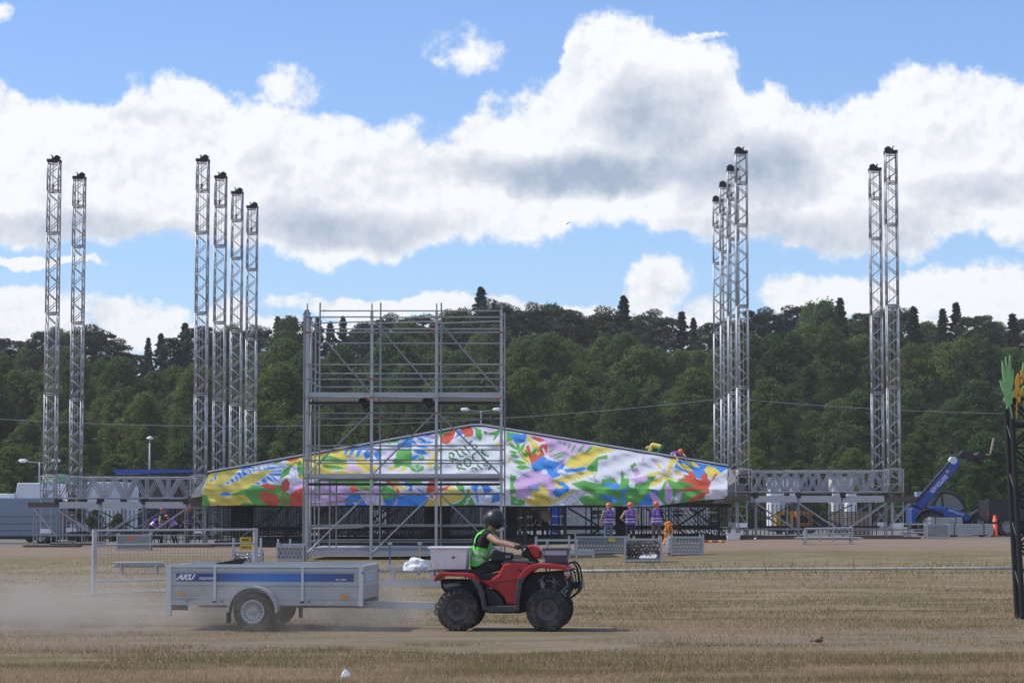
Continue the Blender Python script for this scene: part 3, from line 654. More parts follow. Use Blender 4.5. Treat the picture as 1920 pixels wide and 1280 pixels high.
paint(B1, cB, ell(410, 642, 18, 16), [(490, 590), (530, 565), (555, 600), (525, 620)], [(560, 540), (600, 515), (640, 565), (595, 588)], [(630, 490), (670, 465), (715, 540), (670, 555)],
      [(685, 430), (720, 400), (775, 500), (740, 522)], [(750, 365), (790, 380), (865, 450), (785, 490)], [(880, 375), (935, 390), (912, 440)], [(945, 385), (1000, 390), (990, 415)],
      [(750, 345), (890, 292), (990, 345), (860, 345), (760, 368)], [(860, 372), (1160, 345), (1440, 288), (1200, 325), (1000, 380)], [(1000, 388), (1300, 318), (1520, 318), (1200, 368)],
      [(1210, 440), (1430, 422), (1430, 472), (1260, 470)], [(1240, 402), (1450, 368), (1430, 402)], [(1165, 490), (1215, 478), (1330, 585), (1260, 560)], [(1090, 550), (1150, 510), (1205, 590), (1130, 602)],
      [(985, 600), (1050, 578), (1095, 632), (1040, 625)], [(1250, 468), (1310, 480), (1430, 595), (1330, 540)], ell(480, 785, 92, 36), ell(240, 552, 27, 22), [(278, 490), (330, 425), (330, 520), (300, 548)],
      [(338, 410), (378, 392), (362, 428)], ell(355, 1000, 44, 30), ell(662, 1002, 32, 26))
paint(B1, cR, [(1080, 630), (1200, 593), (1300, 630), (1365, 690), (1270, 718), (1150, 690)], [(1530, 503), (1588, 600), (1572, 720), (1500, 742), (1412, 690), (1450, 580)],
      [(1035, 790), (1150, 748), (1350, 788), (1435, 900), (1370, 985), (1270, 990), (1130, 920), (1060, 850)], [(1590, 780), (1700, 700), (1870, 640), (1870, 1030), (1565, 1030), (1580, 870)],
      [(1480, 195), (1810, 125), (1740, 195), (1600, 232)], *[s_ for s_ in stroke([(1465, 740), (1470, 850), (1520, 990)], 22)])
paint(B1, cP, [(1570, 725), (1640, 605), (1815, 550), (1850, 650), (1700, 700), (1600, 782)])
paint(B1, cG, [(1298, 272), (1340, 212), (1465, 192), (1440, 238)], [(1418, 525), (1440, 400), (1600, 290), (1700, 210), (1600, 330), (1560, 455)], [(1715, 265), (1750, 195), (1810, 330), (1810, 485), (1715, 400)])
# --- second field
paint(B2, cY, [(0, 450), (100, 420), (560, 325), (720, 315), (1000, 480), (1080, 560), (1080, 670), (0, 790)], [(1100, 560), (1240, 620), (1100, 660)], [(1320, 640), (1440, 560), (1600, 650), (1500, 665)], [(1340, 795), (1560, 795), (1440, 872)], [(1480, 888), (1660, 900), (1520, 955)])
paint(B2, cP, [(0, 800), (400, 795), (800, 925), (920, 1000), (920, 1210), (100, 1210), (100, 900)], [(700, 640), (760, 575), (880, 590), (990, 665), (680, 665)])
paint(B2, cR, [(0, 920), (110, 890), (100, 1210), (0, 1210)])
paint(B2, cG, [(0, 500), (60, 560), (90, 700), (0, 740)], [(340, 450), (470, 425), (725, 512), (700, 535), (340, 525)], [(340, 560), (560, 578), (745, 627), (600, 640), (380, 605)], [(250, 795), (332, 795), (330, 985), (268, 940)],
      [(430, 840), (600, 795), (1080, 795), (1290, 868), (1490, 960), (1510, 1060), (1280, 1095), (1230, 1010), (1080, 965), (700, 885)], [(1310, 235), (1535, 165), (1480, 235), (1340, 255)], [(1400, 500), (1690, 300), (1690, 610), (1440, 565)])
paint(B2, cW, [(715, 500), (760, 435), (830, 435), (875, 520), (862, 572), (740, 582)], [(480, 640), (640, 640), (640, 665), (480, 665)], [(1430, 640), (1540, 590), (1560, 620), (1460, 660)])
paint(B2, cB, [(600, 350), (800, 285), (1090, 235), (1090, 325), (700, 335)], [(675, 412), (700, 335), (765, 315), (722, 408)], [(745, 436), (790, 335), (855, 315), (805, 415)], [(858, 458), (870, 365), (965, 315), (905, 436)],
      [(975, 385), (1090, 295), (1190, 330), (1250, 430), (1185, 505), (1120, 400), (1000, 508)], [(1490, 235), (1690, 185), (1690, 315), (1470, 318)], [(675, 1110), (760, 1018), (905, 1000), (1060, 1210), (720, 1210)],
      [(1270, 1095), (1480, 1055), (1690, 1005), (1690, 1210), (1270, 1210)], [(1575, 840), (1640, 798), (1690, 880), (1600, 895)])
paint(B2, cP, [(1000, 318), (1140, 330), (1190, 385), (1080, 395)], [(1265, 495), (1440, 325), (1510, 325), (1335, 505)], [(800, 1120), (900, 1150), (860, 1180)], [(918, 1008), (1065, 1008), (1085, 1200), (1000, 1090)], [(1118, 905), (1160, 865), (1255, 905), (1130, 1165)],
      [(1265, 1108), (1335, 1200), (1290, 1200)], [(1395, 1200), (1485, 1065), (1495, 1160)])
paint(B2, cR, [(755, 922), (820, 845), (905, 940), (985, 962), (800, 968)], [(975, 965), (1035, 895), (1055, 930)], [(1275, 795), (1345, 795), (1510, 930), (1510, 1005), (1455, 960)])
# --- third field
paint(B3, cP, [(75, 275), (540, 190), (540, 295), (250, 275)], [(1115, 138), (1400, 165), (1250, 195)])
paint(B3, cB, *[lens(a, b, w_) for a, b, w_ in [((70, 330), (270, 290), 22), ((185, 305), (300, 375), 20), ((280, 275), (430, 335), 20), ((390, 275), (540, 205), 18), ((320, 350), (540, 345), 18), ((240, 465), (450, 492), 30), ((205, 570), (345, 515), 26), ((90, 390), (250, 400), 16), ((280, 400), (470, 420), 18)]])
paint(B3, cG, ell(125, 520, 112, 88), ell(355, 555, 42, 42), ell(300, 690, 95, 50), ell(560, 685, 46, 40), [(560, 215), (790, 165), (765, 222), (640, 255), (600, 275)], [(0, 600), (160, 600), (60, 680), (0, 690)], [(0, 300), (80, 290), (50, 350), (0, 360)])
paint(B3, cY, [(395, 440), (470, 430), (500, 500), (620, 438), (560, 560), (480, 705), (420, 640), (515, 520)], [(1290, 405), (1400, 325), (1400, 405)], [(70, 720), (110, 650), (170, 690), (140, 730)])
paint(B3, cR, [(605, 295), (720, 178), (810, 195), (785, 295), (710, 372), (640, 365)], [(878, 150), (1005, 135), (1055, 200), (1042, 262), (960, 280), (898, 222)])
paint(B3, cB, [(785, 305), (870, 185), (915, 235)])
paint(B3, cG, [(570, 210), (735, 170), (720, 215), (650, 240), (600, 260)], [(915, 285), (930, 250), (980, 275)], [(1068, 155), (1155, 180), (1165, 300), (1132, 328), (1080, 250)], [(1165, 185), (1235, 210), (1212, 255)], [(1245, 232), (1400, 175), (1400, 225), (1335, 318), (1308, 312), (1340, 252)])
paint(B3, cY, [(1270, 205), (1330, 185), (1300, 225)], [(665, 995), (760, 925), (925, 1040), (905, 1100), (760, 1165), (400, 1210), (425, 1130), (600, 1060)], [(0, 920), (170, 948), (60, 992), (0, 990)], [(0, 848), (95, 848), (0, 915)])
paint(B3, cR, [(410, 1040), (450, 880), (545, 840), (545, 960), (640, 955), (765, 902), (680, 985), (440, 1022)], [(0, 930), (60, 980), (60, 1025), (40, 1020)])
paint(B3, cB, [(40, 1060), (400, 1038), (465, 1090), (390, 1210), (30, 1210)], [(118, 900), (180, 848), (205, 900), (150, 942)], [(185, 990), (200, 908), (245, 898), (232, 995)], [(270, 940), (410, 1012), (340, 1012)], [(350, 880), (435, 912), (420, 935)],
      [(1005, 945), (1080, 897), (1125, 920), (1092, 1000), (1125, 1145), (1100, 1155), (1070, 1000)], [(1148, 922), (1240, 902), (1305, 982), (1205, 1060), (1170, 1138), (1190, 990)], [(1310, 1018), (1410, 998), (1410, 1130), (1285, 1155)])
paint(B3, cG, ell(265, 872, 102, 36), [(828, 866), (922, 930), (935, 1035), (860, 990), (818, 930)], [(845, 1210), (990, 955), (1012, 1060), (1090, 1210)], [(740, 1170), (840, 1160), (900, 1110), (900, 1210), (740, 1210)], [(1355, 945), (1400, 940), (1400, 965), (1370, 965)])
paint(B3, cW, *stroke([(930, 1180), (1000, 1100)], 12), *stroke([(975, 1160), (960, 1110), (1010, 1080)], 12), *[s_ for k in range(5) for s_ in stroke([(300, 720), (215 + k * 42, 645)], 5)], *[s_ for k in range(4) for s_ in stroke([(355, 555), (320 + k * 24, 520)], 5)], *[s_ for k in range(3) for s_ in stroke([(560, 720), (530 + k * 30, 655)], 5)])
for st_ in ([(290, 530), (300, 505), (345, 495), (390, 525), (392, 580)], [(285, 585), (365, 715)], [(345, 622), (480, 662)], [(418, 440), (470, 440), (485, 500), (560, 585), (632, 572)], [(540, 388), (655, 520), (700, 532)], [(640, 325), (785, 490)],
            [(835, 212), (785, 235), (800, 300), (940, 315), (945, 360), (890, 410)], [(478, 800), (500, 765), (560, 765), (580, 800)], [(475, 825), (525, 895)], [(535, 850), (675, 892)], [(645, 655), (715, 622), (780, 665), (805, 740), (780, 810), (720, 818), (670, 770), (645, 690)],
            [(845, 545), (925, 500)], [(840, 575), (870, 655), (930, 692), (1005, 690)], [(965, 465), (1115, 635)], [(1068, 400), (1082, 500), (1150, 550), (1225, 570)], [(825, 880), (860, 855), (910, 858), (955, 895)], [(965, 785), (1075, 892)], [(1105, 765), (1150, 802), (1205, 790)],
            [(1185, 715), (1285, 800), (1235, 895)], [(715, 1145), (775, 1160), (845, 1118)], [(1090, 640), (1180, 730)]):
    paint(B6, cT, *stroke(st_, 40))
# --- fourth field
paint(B4, cP, [(540, 195), (1360, 318), (1210, 452), (1040, 445), (850, 685), (828, 655), (950, 520), (760, 505), (715, 390), (690, 265)])
paint(B4, cG, [(150, 140), (335, 165), (300, 245), (150, 285)], [(200, 745), (295, 768), (262, 900), (305, 1000), (200, 1030)], [(210, 1040), (405, 1115), (405, 1175), (210, 1180)], [(1265, 665), (1430, 498), (1575, 468), (1575, 512), (1442, 545), (1432, 715), (1300, 695)],
      [(1055, 872), (1240, 828), (1500, 890), (1600, 925), (1600, 1025), (1330, 1012), (1150, 932)], [(1150, 1080), (1300, 1038), (1600, 1080), (1600, 1190), (1260, 1190)])
paint(B4, cB, [(170, 185), (435, 175), (425, 265), (360, 305), (280, 325), (228, 232)], [(505, 522), (570, 478), (650, 466), (740, 540), (985, 600), (930, 685), (900, 765), (800, 802), (700, 702), (540, 705), (498, 620)], [(945, 672), (1255, 636), (1265, 682), (1000, 722)], [(1385, 1030), (1600, 1018), (1600, 1145)], [(1475, 892), (1600, 848), (1600, 925)])
paint(B4, cY, [(335, 400), (425, 375), (485, 560), (400, 625), (355, 480)], [(180, 290), (215, 265), (235, 310), (190, 330)], [(170, 500), (225, 520), (190, 590), (165, 580)])
paint(B4, cR, [(415, 342), (470, 328), (500, 470), (640, 325), (725, 325), (722, 470), (650, 485), (500, 605), (450, 450)], [(478, 193), (640, 238), (705, 270), (620, 292), (520, 242)], *[lens((640, 330 + k * 28), (720, 310 + k * 32), 6) for k in range(4)])
paint(B4, cY, [(428, 255), (480, 235), (592, 320), (642, 440), (590, 475), (520, 402), (480, 312)], [(428, 188), (482, 200), (440, 262)], [(975, 602), (1040, 518), (1160, 442), (1300, 430), (1380, 345), (1600, 378), (1600, 425), (1440, 472), (1300, 622), (1100, 664), (1000, 645)])
paint(B4, cG, *[lens(a, b, w_) for a, b, w_ in [((185, 305), (305, 402), 26), ((180, 420), (305, 442), 22), ((190, 465), (335, 505), 25), ((225, 560), (425, 592), 30), ((270, 640), (475, 650), 34), ((300, 265), (322, 435), 26), ((415, 295), (328, 435), 26), ((365, 430), (445, 505), 20),
      ((575, 378), (488, 482), 26), ((418, 390), (452, 485), 20), ((858, 255), (935, 322), 16), ((960, 285), (972, 355), 14), ((1055, 298), (1008, 402), 14), ((1135, 308), (1058, 442), 16), ((1255, 318), (1150, 442), 20), ((1375, 338), (1258, 442), 22), ((728, 440), (835, 380), 16), ((768, 492), (1000, 420), 14), ((810, 532), (1010, 442), 16)]], *stroke([(310, 420), (490, 620)], 12))
paint(B4, cW, *stroke([(870, 260), (1045, 440), (1000, 540)], 8), *stroke([(660, 380), (720, 500), (790, 540)], 26), ell(680, 715, 48, 40), ell(905, 700, 40, 30))
paint(B4, cP, [(265, 820), (420, 718), (520, 686), (560, 712), (600, 690), (640, 740), (745, 742), (805, 812), (845, 900), (802, 1045), (700, 1002), (480, 1085), (298, 1095), (288, 980), (246, 900)], *stroke([(830, 690), (960, 560)], 16), *stroke([(690, 560), (760, 520)], 10))
paint(B4, (0.35, 0.42, 0.74), [(440, 905), (640, 870), (640, 1000), (480, 1005)])
paint(B4, cY, [(470, 1020), (530, 965), (600, 985), (620, 900), (615, 880), (645, 878), (742, 982), (722, 1042), (865, 1112), (760, 1185), (480, 1185), (375, 1092), (520, 1062)], [(798, 822), (1050, 748), (1300, 698), (1432, 722), (1280, 772), (1000, 872), (920, 942), (828, 902)])
paint(B4, cB, [(828, 942), (880, 900), (870, 850), (950, 848), (1035, 930), (1012, 1042), (940, 1085), (840, 1062), (798, 1000)])
paint(B4, cY, [(778, 1142), (1000, 998), (1165, 958), (950, 1082), (820, 1165)], [(840, 930), (880, 890), (960, 920), (900, 945)])
paint(B4, cW, *[s_ for k in range(6) for s_ in stroke([(985 + k * 62, 815 - k * 16), (1040 + k * 60, 850 - k * 16)], 9)])
paint(B4, (0.05, 0.06, 0.05), *stroke([(450, 1110), (520, 1060), (620, 1048), (720, 1090), (775, 1165)], 5), *stroke([(1420, 740), (1380, 770), (1420, 830), (1400, 860)], 5), *stroke([(960, 1150), (1060, 1040), (1160, 1130), (1080, 1165)], 5), *stroke([(1130, 1010), (1200, 1060), (1290, 990)], 5))
# --- fifth field
paint(B5, cY, [(0, 190), (120, 188), (315, 240), (70, 272), (0, 400)])
paint(B5, cG, [(0, 400), (70, 318), (190, 296), (205, 342), (75, 352), (70, 500), (0, 510)])
paint(B5, cB, [(1095, 370), (1180, 355), (1420, 408), (1775, 448), (1620, 545), (1500, 565), (1390, 605), (1230, 525), (1055, 452)])
paint(B5, cG, [(-20, 640), (120, 682), (125, 598), (282, 596), (362, 682), (378, 510), (392, 482), (412, 592), (482, 590), (472, 682), (600, 642), (720, 568), (825, 558), (732, 722), (870, 752), (960, 588), (1080, 642), (1180, 570), (1340, 640), (1500, 740), (1520, 940), (-20, 940)])
paint(B5, cB, [(118, 662), (200, 648), (362, 668), (340, 745), (250, 722)], [(375, 742), (475, 698), (412, 800), (445, 940), (400, 940)], [(565, 940), (760, 752), (830, 738), (865, 772), (790, 940)], [(75, 800), (250, 808), (385, 902), (200, 892)])
paint(B5, cW, [(500, 660), (560, 650), (545, 715), (475, 700)], [(780, 735), (880, 640), (940, 560), (975, 560), (880, 740)], [(-20, 795), (40, 800), (-20, 815)])
paint(B5, cP, [(462, 602), (725, 558), (705, 622), (620, 668), (528, 642)], [(508, 482), (582, 448), (615, 542), (560, 575)], [(265, 315), (290, 290), (315, 322)], [(638, 355), (660, 305), (685, 362), (650, 378)], [(745, 342), (790, 332), (855, 400), (818, 412)], [(728, 758), (800, 778), (935, 940), (800, 940)],
      [(968, 635), (1035, 740), (1032, 880), (990, 940), (940, 880), (932, 740)], [(1088, 790), (1168, 748), (1132, 880), (1092, 940), (1048, 940)], [(880, 480), (960, 460), (940, 520)], [(1000, 500), (1050, 540), (1000, 560)])
paint(B5, cG, [(486, 430), (550, 386), (575, 420), (515, 472)])
paint(B5, cY, [(685, 547), (850, 498), (935, 530), (740, 568)], [(728, 715), (760, 640), (945, 538), (900, 642), (790, 692)], [(798, 400), (850, 398), (905, 460), (868, 472)], [(925, 600), (1015, 330), (1115, 350), (1035, 430), (960, 640)], [(978, 540), (1095, 635), (1010, 612)], [(1038, 480), (1175, 545), (1080, 562)],
      lens((1085, 395), (1305, 502), 34), lens((1190, 368), (1395, 455), 26), [(1440, 480), (1490, 428), (1590, 458), (1665, 530), (1560, 585), (1490, 562)])
paint(B5, cR, [(1080, 600), (1215, 592), (1168, 545), (1240, 552), (1235, 510), (1292, 506), (1350, 600), (1412, 612), (1400, 550), (1472, 518), (1492, 600), (1530, 632), (1580, 530), (1622, 530), (1530, 642), (1522, 742), (1340, 752), (1088, 748), (1240, 702), (1342, 690), (1200, 642)], [(1195, 915), (1350, 800), (1515, 738), (1515, 792), (1380, 862), (1300, 920)])
paint(B5, cW, [(1775, 455), (1645, 800), (1520, 840), (1500, 700), (1620, 560)], ell(1490, 835, 45, 45))
def inside(poly, X, Y):
    r = np.zeros(X.shape, bool); n = len(poly)
    for k in range(n):
        (x0, y0), (x1, y1) = poly[k], poly[(k + 1) % n]
        if y0 == y1: continue
        r ^= ((y0 > Y) != (y1 > Y)) & (X < (x1 - x0) * (Y - y0) / (y1 - y0) + x0)
    return r
def banner_top(x):
    P = [(370, 892), (395, 883), (885, 797), (905, 797), (1366, 873), (1390, 878)]
    return np.interp(x, [p[0] for p in P], [p[1] for p in P])
def roof():
    t = thing('stage_roof', 'low pitched stage roof with a colourful floral printed front banner and white edge', 'stage roof', S(0, 0, 1.6), ST_RZ)
    NX, NY = 860, 124
    u_ = np.linspace(379, 1364, NX); k = np.linspace(0, 1, NY); fold = 916.5
    PX = np.repeat(u_[None], NY, 0); top_ = banner_top(u_) + 1.0; bot_ = 947.5 - 1.0 * np.sin(u_ * 0.03) - np.clip((u_ - 1230) / 135, 0, 1) * 14 - (u_ < 500) * 0.0
    PY = top_[None] + (bot_ - top_)[None] * k[:, None]
    PX = PX + np.clip((395 - PX) / 16, 0, 1) * np.clip((916 - PY) / 30, 0, 1) * 14           # slanted left edge
    colr = np.zeros(PX.shape + (3,)); colr[:] = cW
    for poly, c in SH:
        xa, xb = min(p[0] for p in poly), max(p[0] for p in poly)
        j0, j1 = np.searchsorted(u_, [xa - 2, xb + 2])
        if j1 <= j0: continue
        msk = inside(poly, PX[:, j0:j1], PY[:, j0:j1]); colr[:, j0:j1][msk] = c
    lean = np.clip((fold - PY) / 41.6, 0, None) * 0.75                                       # canvas above the fold leans back
    wr = (np.sin((PX * 0.55 - PY * 1.0) * 0.30 + 3 * fbm(PX * 0.01, PY * 0.03, 2)) * fbm(PX * 0.012, PY * 0.02, 9) + 0.6 * np.sin((PX * 0.5 + PY * 1.5) * 0.13 + 5 * fbm(PX * 0.008, PY * 0.02, 4))) * 0.062
    wr *= np.clip((PY - top_[None]) / 12, 0, 1)
    hang = np.where(PY > fold, 0.05 * np.sin(PX * 0.21 + 4 * fbm(PX * 0.02, PY * 0.01, 6)) * np.clip((PY - fold) / 30, 0, 1), 0)
    Yd = 107.35 + lean + wr + hang
    a, b_ = (PX - 960) / F, (640 - PY) / F; dy = CP - b_ * SP
    X3 = a * Yd / dy; Z3 = CAMZ + (SP + b_ * CP) * Yd / dy
    W = np.stack([X3, Yd, Z3, np.ones_like(X3)], -1).reshape(-1, 4)
    Mi = np.array((Matrix.Translation(ST_LOC + Vector((0, 0, 1.6))) @ Matrix.Rotation(ST_RZ, 4, 'Z')).inverted())
    V = (W @ Mi.T)[:, :3]
    idx = np.arange(NX * NY).reshape(NY, NX)
    fs_ = np.stack([idx[:-1, :-1], idx[1:, :-1], idx[1:, 1:], idx[:-1, 1:]], -1).reshape(-1, 4)
    me = bpy.data.meshes.new('banner'); me.from_pydata(V.tolist(), [], fs_.tolist())
    ca = me.color_attributes.new('tint', 'FLOAT_COLOR', 'POINT'); c4 = np.ones((NX * NY, 4), np.float32); c4[:, :3] = colr.reshape(-1, 3); ca.data.foreach_set('color', c4.reshape(-1))
    me.polygons.foreach_set('use_smooth', [True] * len(fs_)); me.materials.append(attr_mat('printed_canvas', 0.55, 0.22))
    bo = share('banner', me, t); bo['label'] = 'printed canvas with leaves, flowers, fruit and green festival lettering'
    L = lambda px, py, Y: W2L(t, at(px, py, Y))
    pts = [(389, 884), (885, 795.5), (906, 795.5), (1366, 872)]
    for p, q in zip(pts[:-1], pts[1:]):
        for off, m_, nm in ((0, GALVL if False else WHT, 'edge_rail'), (2.6, DARK, 'keder_strip')):
            Ya, Yb = 107.3 + (916.5 - p[1]) / 41.6 * 0.75, 107.3 + (916.5 - q[1]) / 41.6 * 0.75
            bar(nm, t, L(p[0], p[1] + off, Ya), L(q[0], q[1] + off, Yb), 0.07 if off == 0 else 0.05, 0.06, m_)
    grey = mat('grey_tarpaulin', (0.20, 0.20, 0.205), 0.6, 0, 0.2, 3)
    def sheet(name, pts_, m_):
        b = MB(); n = len(pts_); b.add([L(*p) for p in pts_] + [L(p[0], p[1], p[2] + 0.04) for p in pts_], [tuple(range(n)), tuple(reversed(range(n, 2 * n)))] + [(i, (i + 1) % n, n + (i + 1) % n, n + i) for i in range(n)]); return b.build(name, m_, t)
    ZP = lambda py: 107.3 + max(0, (916.5 - py)) / 41.6 * 0.75
    sheet('roof_sheet', [(391, 886, ZP(886) + .1), (885, 798, ZP(798) + .1), (906, 798, ZP(798) + .1), (1364, 875, ZP(875) + .1), (1330, 872, 124), (896, 812, 124), (420, 880, 124)], grey)
    sheet('side_flap', [(1367, 874, ZP(874) + .05), (1383, 900, 107.6), (1402, 917, 107.7), (1402, 922, 107.6), (1348, 922, 107.4)], grey)
    sheet('valance', [(1348, 922, 107.45), (1402, 922, 107.5), (1402, 932, 107.5), (1335, 944, 107.45)], mat('brown_grey_canvas', (0.16, 0.15, 0.14), 0.7, 0, 0.2, 3))
    sheet('side_flap', [(389, 886, ZP(886) + .1), (377, 905, 107.8), (352, 927, 108.0), (352, 934, 108.0), (379, 930, 107.5)], grey)
    crump = MB(); rc = random.Random(9)
    for k_ in range(40):
        a0 = Vector(L(rc.uniform(1384, 1408), rc.uniform(884, 918), 107.7)); crump.tube(a0, a0 + Vector((rc.uniform(-.3, .3), rc.uniform(-.1, .3), rc.uniform(-.35, .1))), rc.uniform(0.05, 0.14), 0.03, 6)
    crump.build('bundled_tarpaulin', mat('dark_tarpaulin', (0.05, 0.052, 0.058), 0.5, 0, 0.4, 4), t, True)
    bar('eave_beam', t, L(352, 936, 108), L(384, 936, 108), 0.2, 0.3, BRN); bar('ridge_beam', t, L(895, 803, 109.5), L(893, 815, 125), 0.2, 0.2, ALU)
    for x in np.linspace(-10.5, 11.5, 9): rod('rafter', t, (x, 2.2, 0.55 + 2.8 * (1 - abs(x - .3) / 13)), (x, 16.5, 0.55 + 2.8 * (1 - abs(x - .3) / 13)), 0.05, ALU)
roof()
# ================================================================== scaffold cube in the middle of the field
def scaffold():
    X0, X3, Y0, Y1 = -7.07, -0.37, 82.5, 88.0
    t = thing('scaffold_cube', 'open three-bay scaffold cube of silver tubes with two deck levels', 'scaffold', (X0, Y0, 0))
    W = X3 - X0; D = Y1 - Y0; bx = [0, W / 3, 2 * W / 3, W]
    ORS = mat('red_clamp', (0.5, 0.06, 0.03), 0.6)
    for x in bx:
        bar('front_mast', t, (x, 0, 0.02), (x, 0, 8.54), 0.095, 0.12, GALVL); rod('mast_spigot', t, (x, 0, 8.5), (x, 0, 8.8), 0.024, GALV)
        rod('standard', t, (x, D, 0.02), (x, D, 9.3), 0.03, GALV)
        rod('foot', t, (x, 0, 0), (x, 0, 0.2), 0.06, GALV)
    for x in bx:
        for z in (2.26, 2.78, 3.4, 3.9, 5.03, 5.56, 6.19, 6.69, 7.8, 8.33):
            for y in (0, D): block('coupler', t, x - .075, x + .075, y - .075, y + .075, z - .03, z + .03, GALV if rt.random() < .9 else ORS)
    for x in (0, W):
        for y, h in ((0.9, 8.5), (1.9, 8.3), (3.6, 8.6)): rod('standard', t, (x + 0.0, y, 0.02), (x, y, h), 0.027, GALV)
        rod('standard', t, (x + (-0.12 if x == 0 else 0.12), 0.3, 0.02), (x + (-0.12 if x == 0 else 0.12), 0.3, 8.5), 0.026, GALV)
        for z in (0.6, 1.14, 2.26, 2.85, 3.4, 3.9, 5.03, 5.62, 6.19, 6.69, 7.8, 8.33): rod('transom', t, (x, 0, z), (x, D, z), 0.024, GALV)
        for z0, z1 in ((0.2, 2.8), (2.9, 5.6), (5.7, 8.3)): rod('brace', t, (x, 0.9, z0), (x, 1.9, z1), 0.022, ALU)
    for i in range(3):
        a, b = bx[i], bx[i + 1]
        for y in (0, D):
            for z in (2.26, 2.78, 3.4, 3.9, 5.03, 5.56, 6.19, 6.69, 7.8, 8.33):
                rod('ledger', t, (a, y, z), (b, y, z + rt.uniform(-.015, .015)), 0.024, GALV)
            rod('ledger', t, (a, y, 1.14), (b, y, 1.14), 0.024, GALV); rod('ledger', t, (a, y, 0.6), (b, y, 0.6), 0.022, GALV)
        rod('ledger', t, (a, D, 9.0), (b, D, 9.0), 0.024, GALV); rod('ledger', t, (a, D / 2, 8.33), (b, D / 2, 8.4), 0.024, GALV)
        e = 0.07
        rod('brace', t, (a + e, -0.09, 8.2), (b - e, -0.09, 5.75), 0.027, GALV)
        if i < 2:
            rod('brace', t, (a + e, -0.09, 2.95), (b - e, -0.09, 5.0), 0.027, GALV); rod('brace', t, (a + e, -0.09, 0.25), (b - e, -0.09, 2.3), 0.027, GALVL)
        else:
            rod('brace', t, (a + e, -0.09, 5.0), (b - e, -0.09, 2.95), 0.027, GALV); rod('brace', t, (a + e, -0.09, 2.3), (b - e, -0.09, 0.25), 0.027, GALV)
        for z in (2.86, 5.66, 0.22):
            for k in range(8):
                y = 0.12 + k * 0.66
                block('deck_board', t, a + 0.06, b - 0.06, y, y + 0.62, z, z + 0.075, GALVL if z > 1 else ALU)
            bar('deck_beam', t, (a + 0.05, 0.05, z + 0.0), (b - 0.05, 0.05, z + 0.0), 0.05, 0.16, GALVL)
            bar('deck_beam', t, (a + 0.05, 0.25, z - 0.28), (b - 0.05, 0.25, z - 0.28), 0.05, 0.09, DARK)
            bar('deck_beam', t, (a + 0.05, D - 0.05, z - 0.05), (b - 0.05, D - 0.05, z - 0.05), 0.05, 0.16, GALV)
        for zc, yc in ((5.66, -0.14), (8.0, -0.14), (2.3, -0.14)):
            if (i + int(zc)) % 2: block('clamp', t, b - 0.18, b - 0.1, yc, yc + 0.08, zc - 0.2, zc - 0.12, ORS)
        bar('hatch_ladder', t, (a + 2.05, 1.5, 5.3), (a + 1.8, 1.5, 5.62), 0.3, 0.3, DARK) if i < 2 else None
    for x, h in ((0.72, 2.9), (0.95, 2.85)): rod('standard', t, (x, 1.2, 0.3), (x, 1.2, h), 0.026, GALV)
    for z in (1.05, 1.95): rod('ledger', t, (0.1, 1.2, z), (1.9, 1.2, z + 0.05), 0.03, ALU)
    for k in range(9): block('deck_stack', t, 0.2, 6.4, 0.5 + k * 0.001, 4.6, 0.30 + k * 0.012, 0.309 + k * 0.012, ALU)
scaffold()
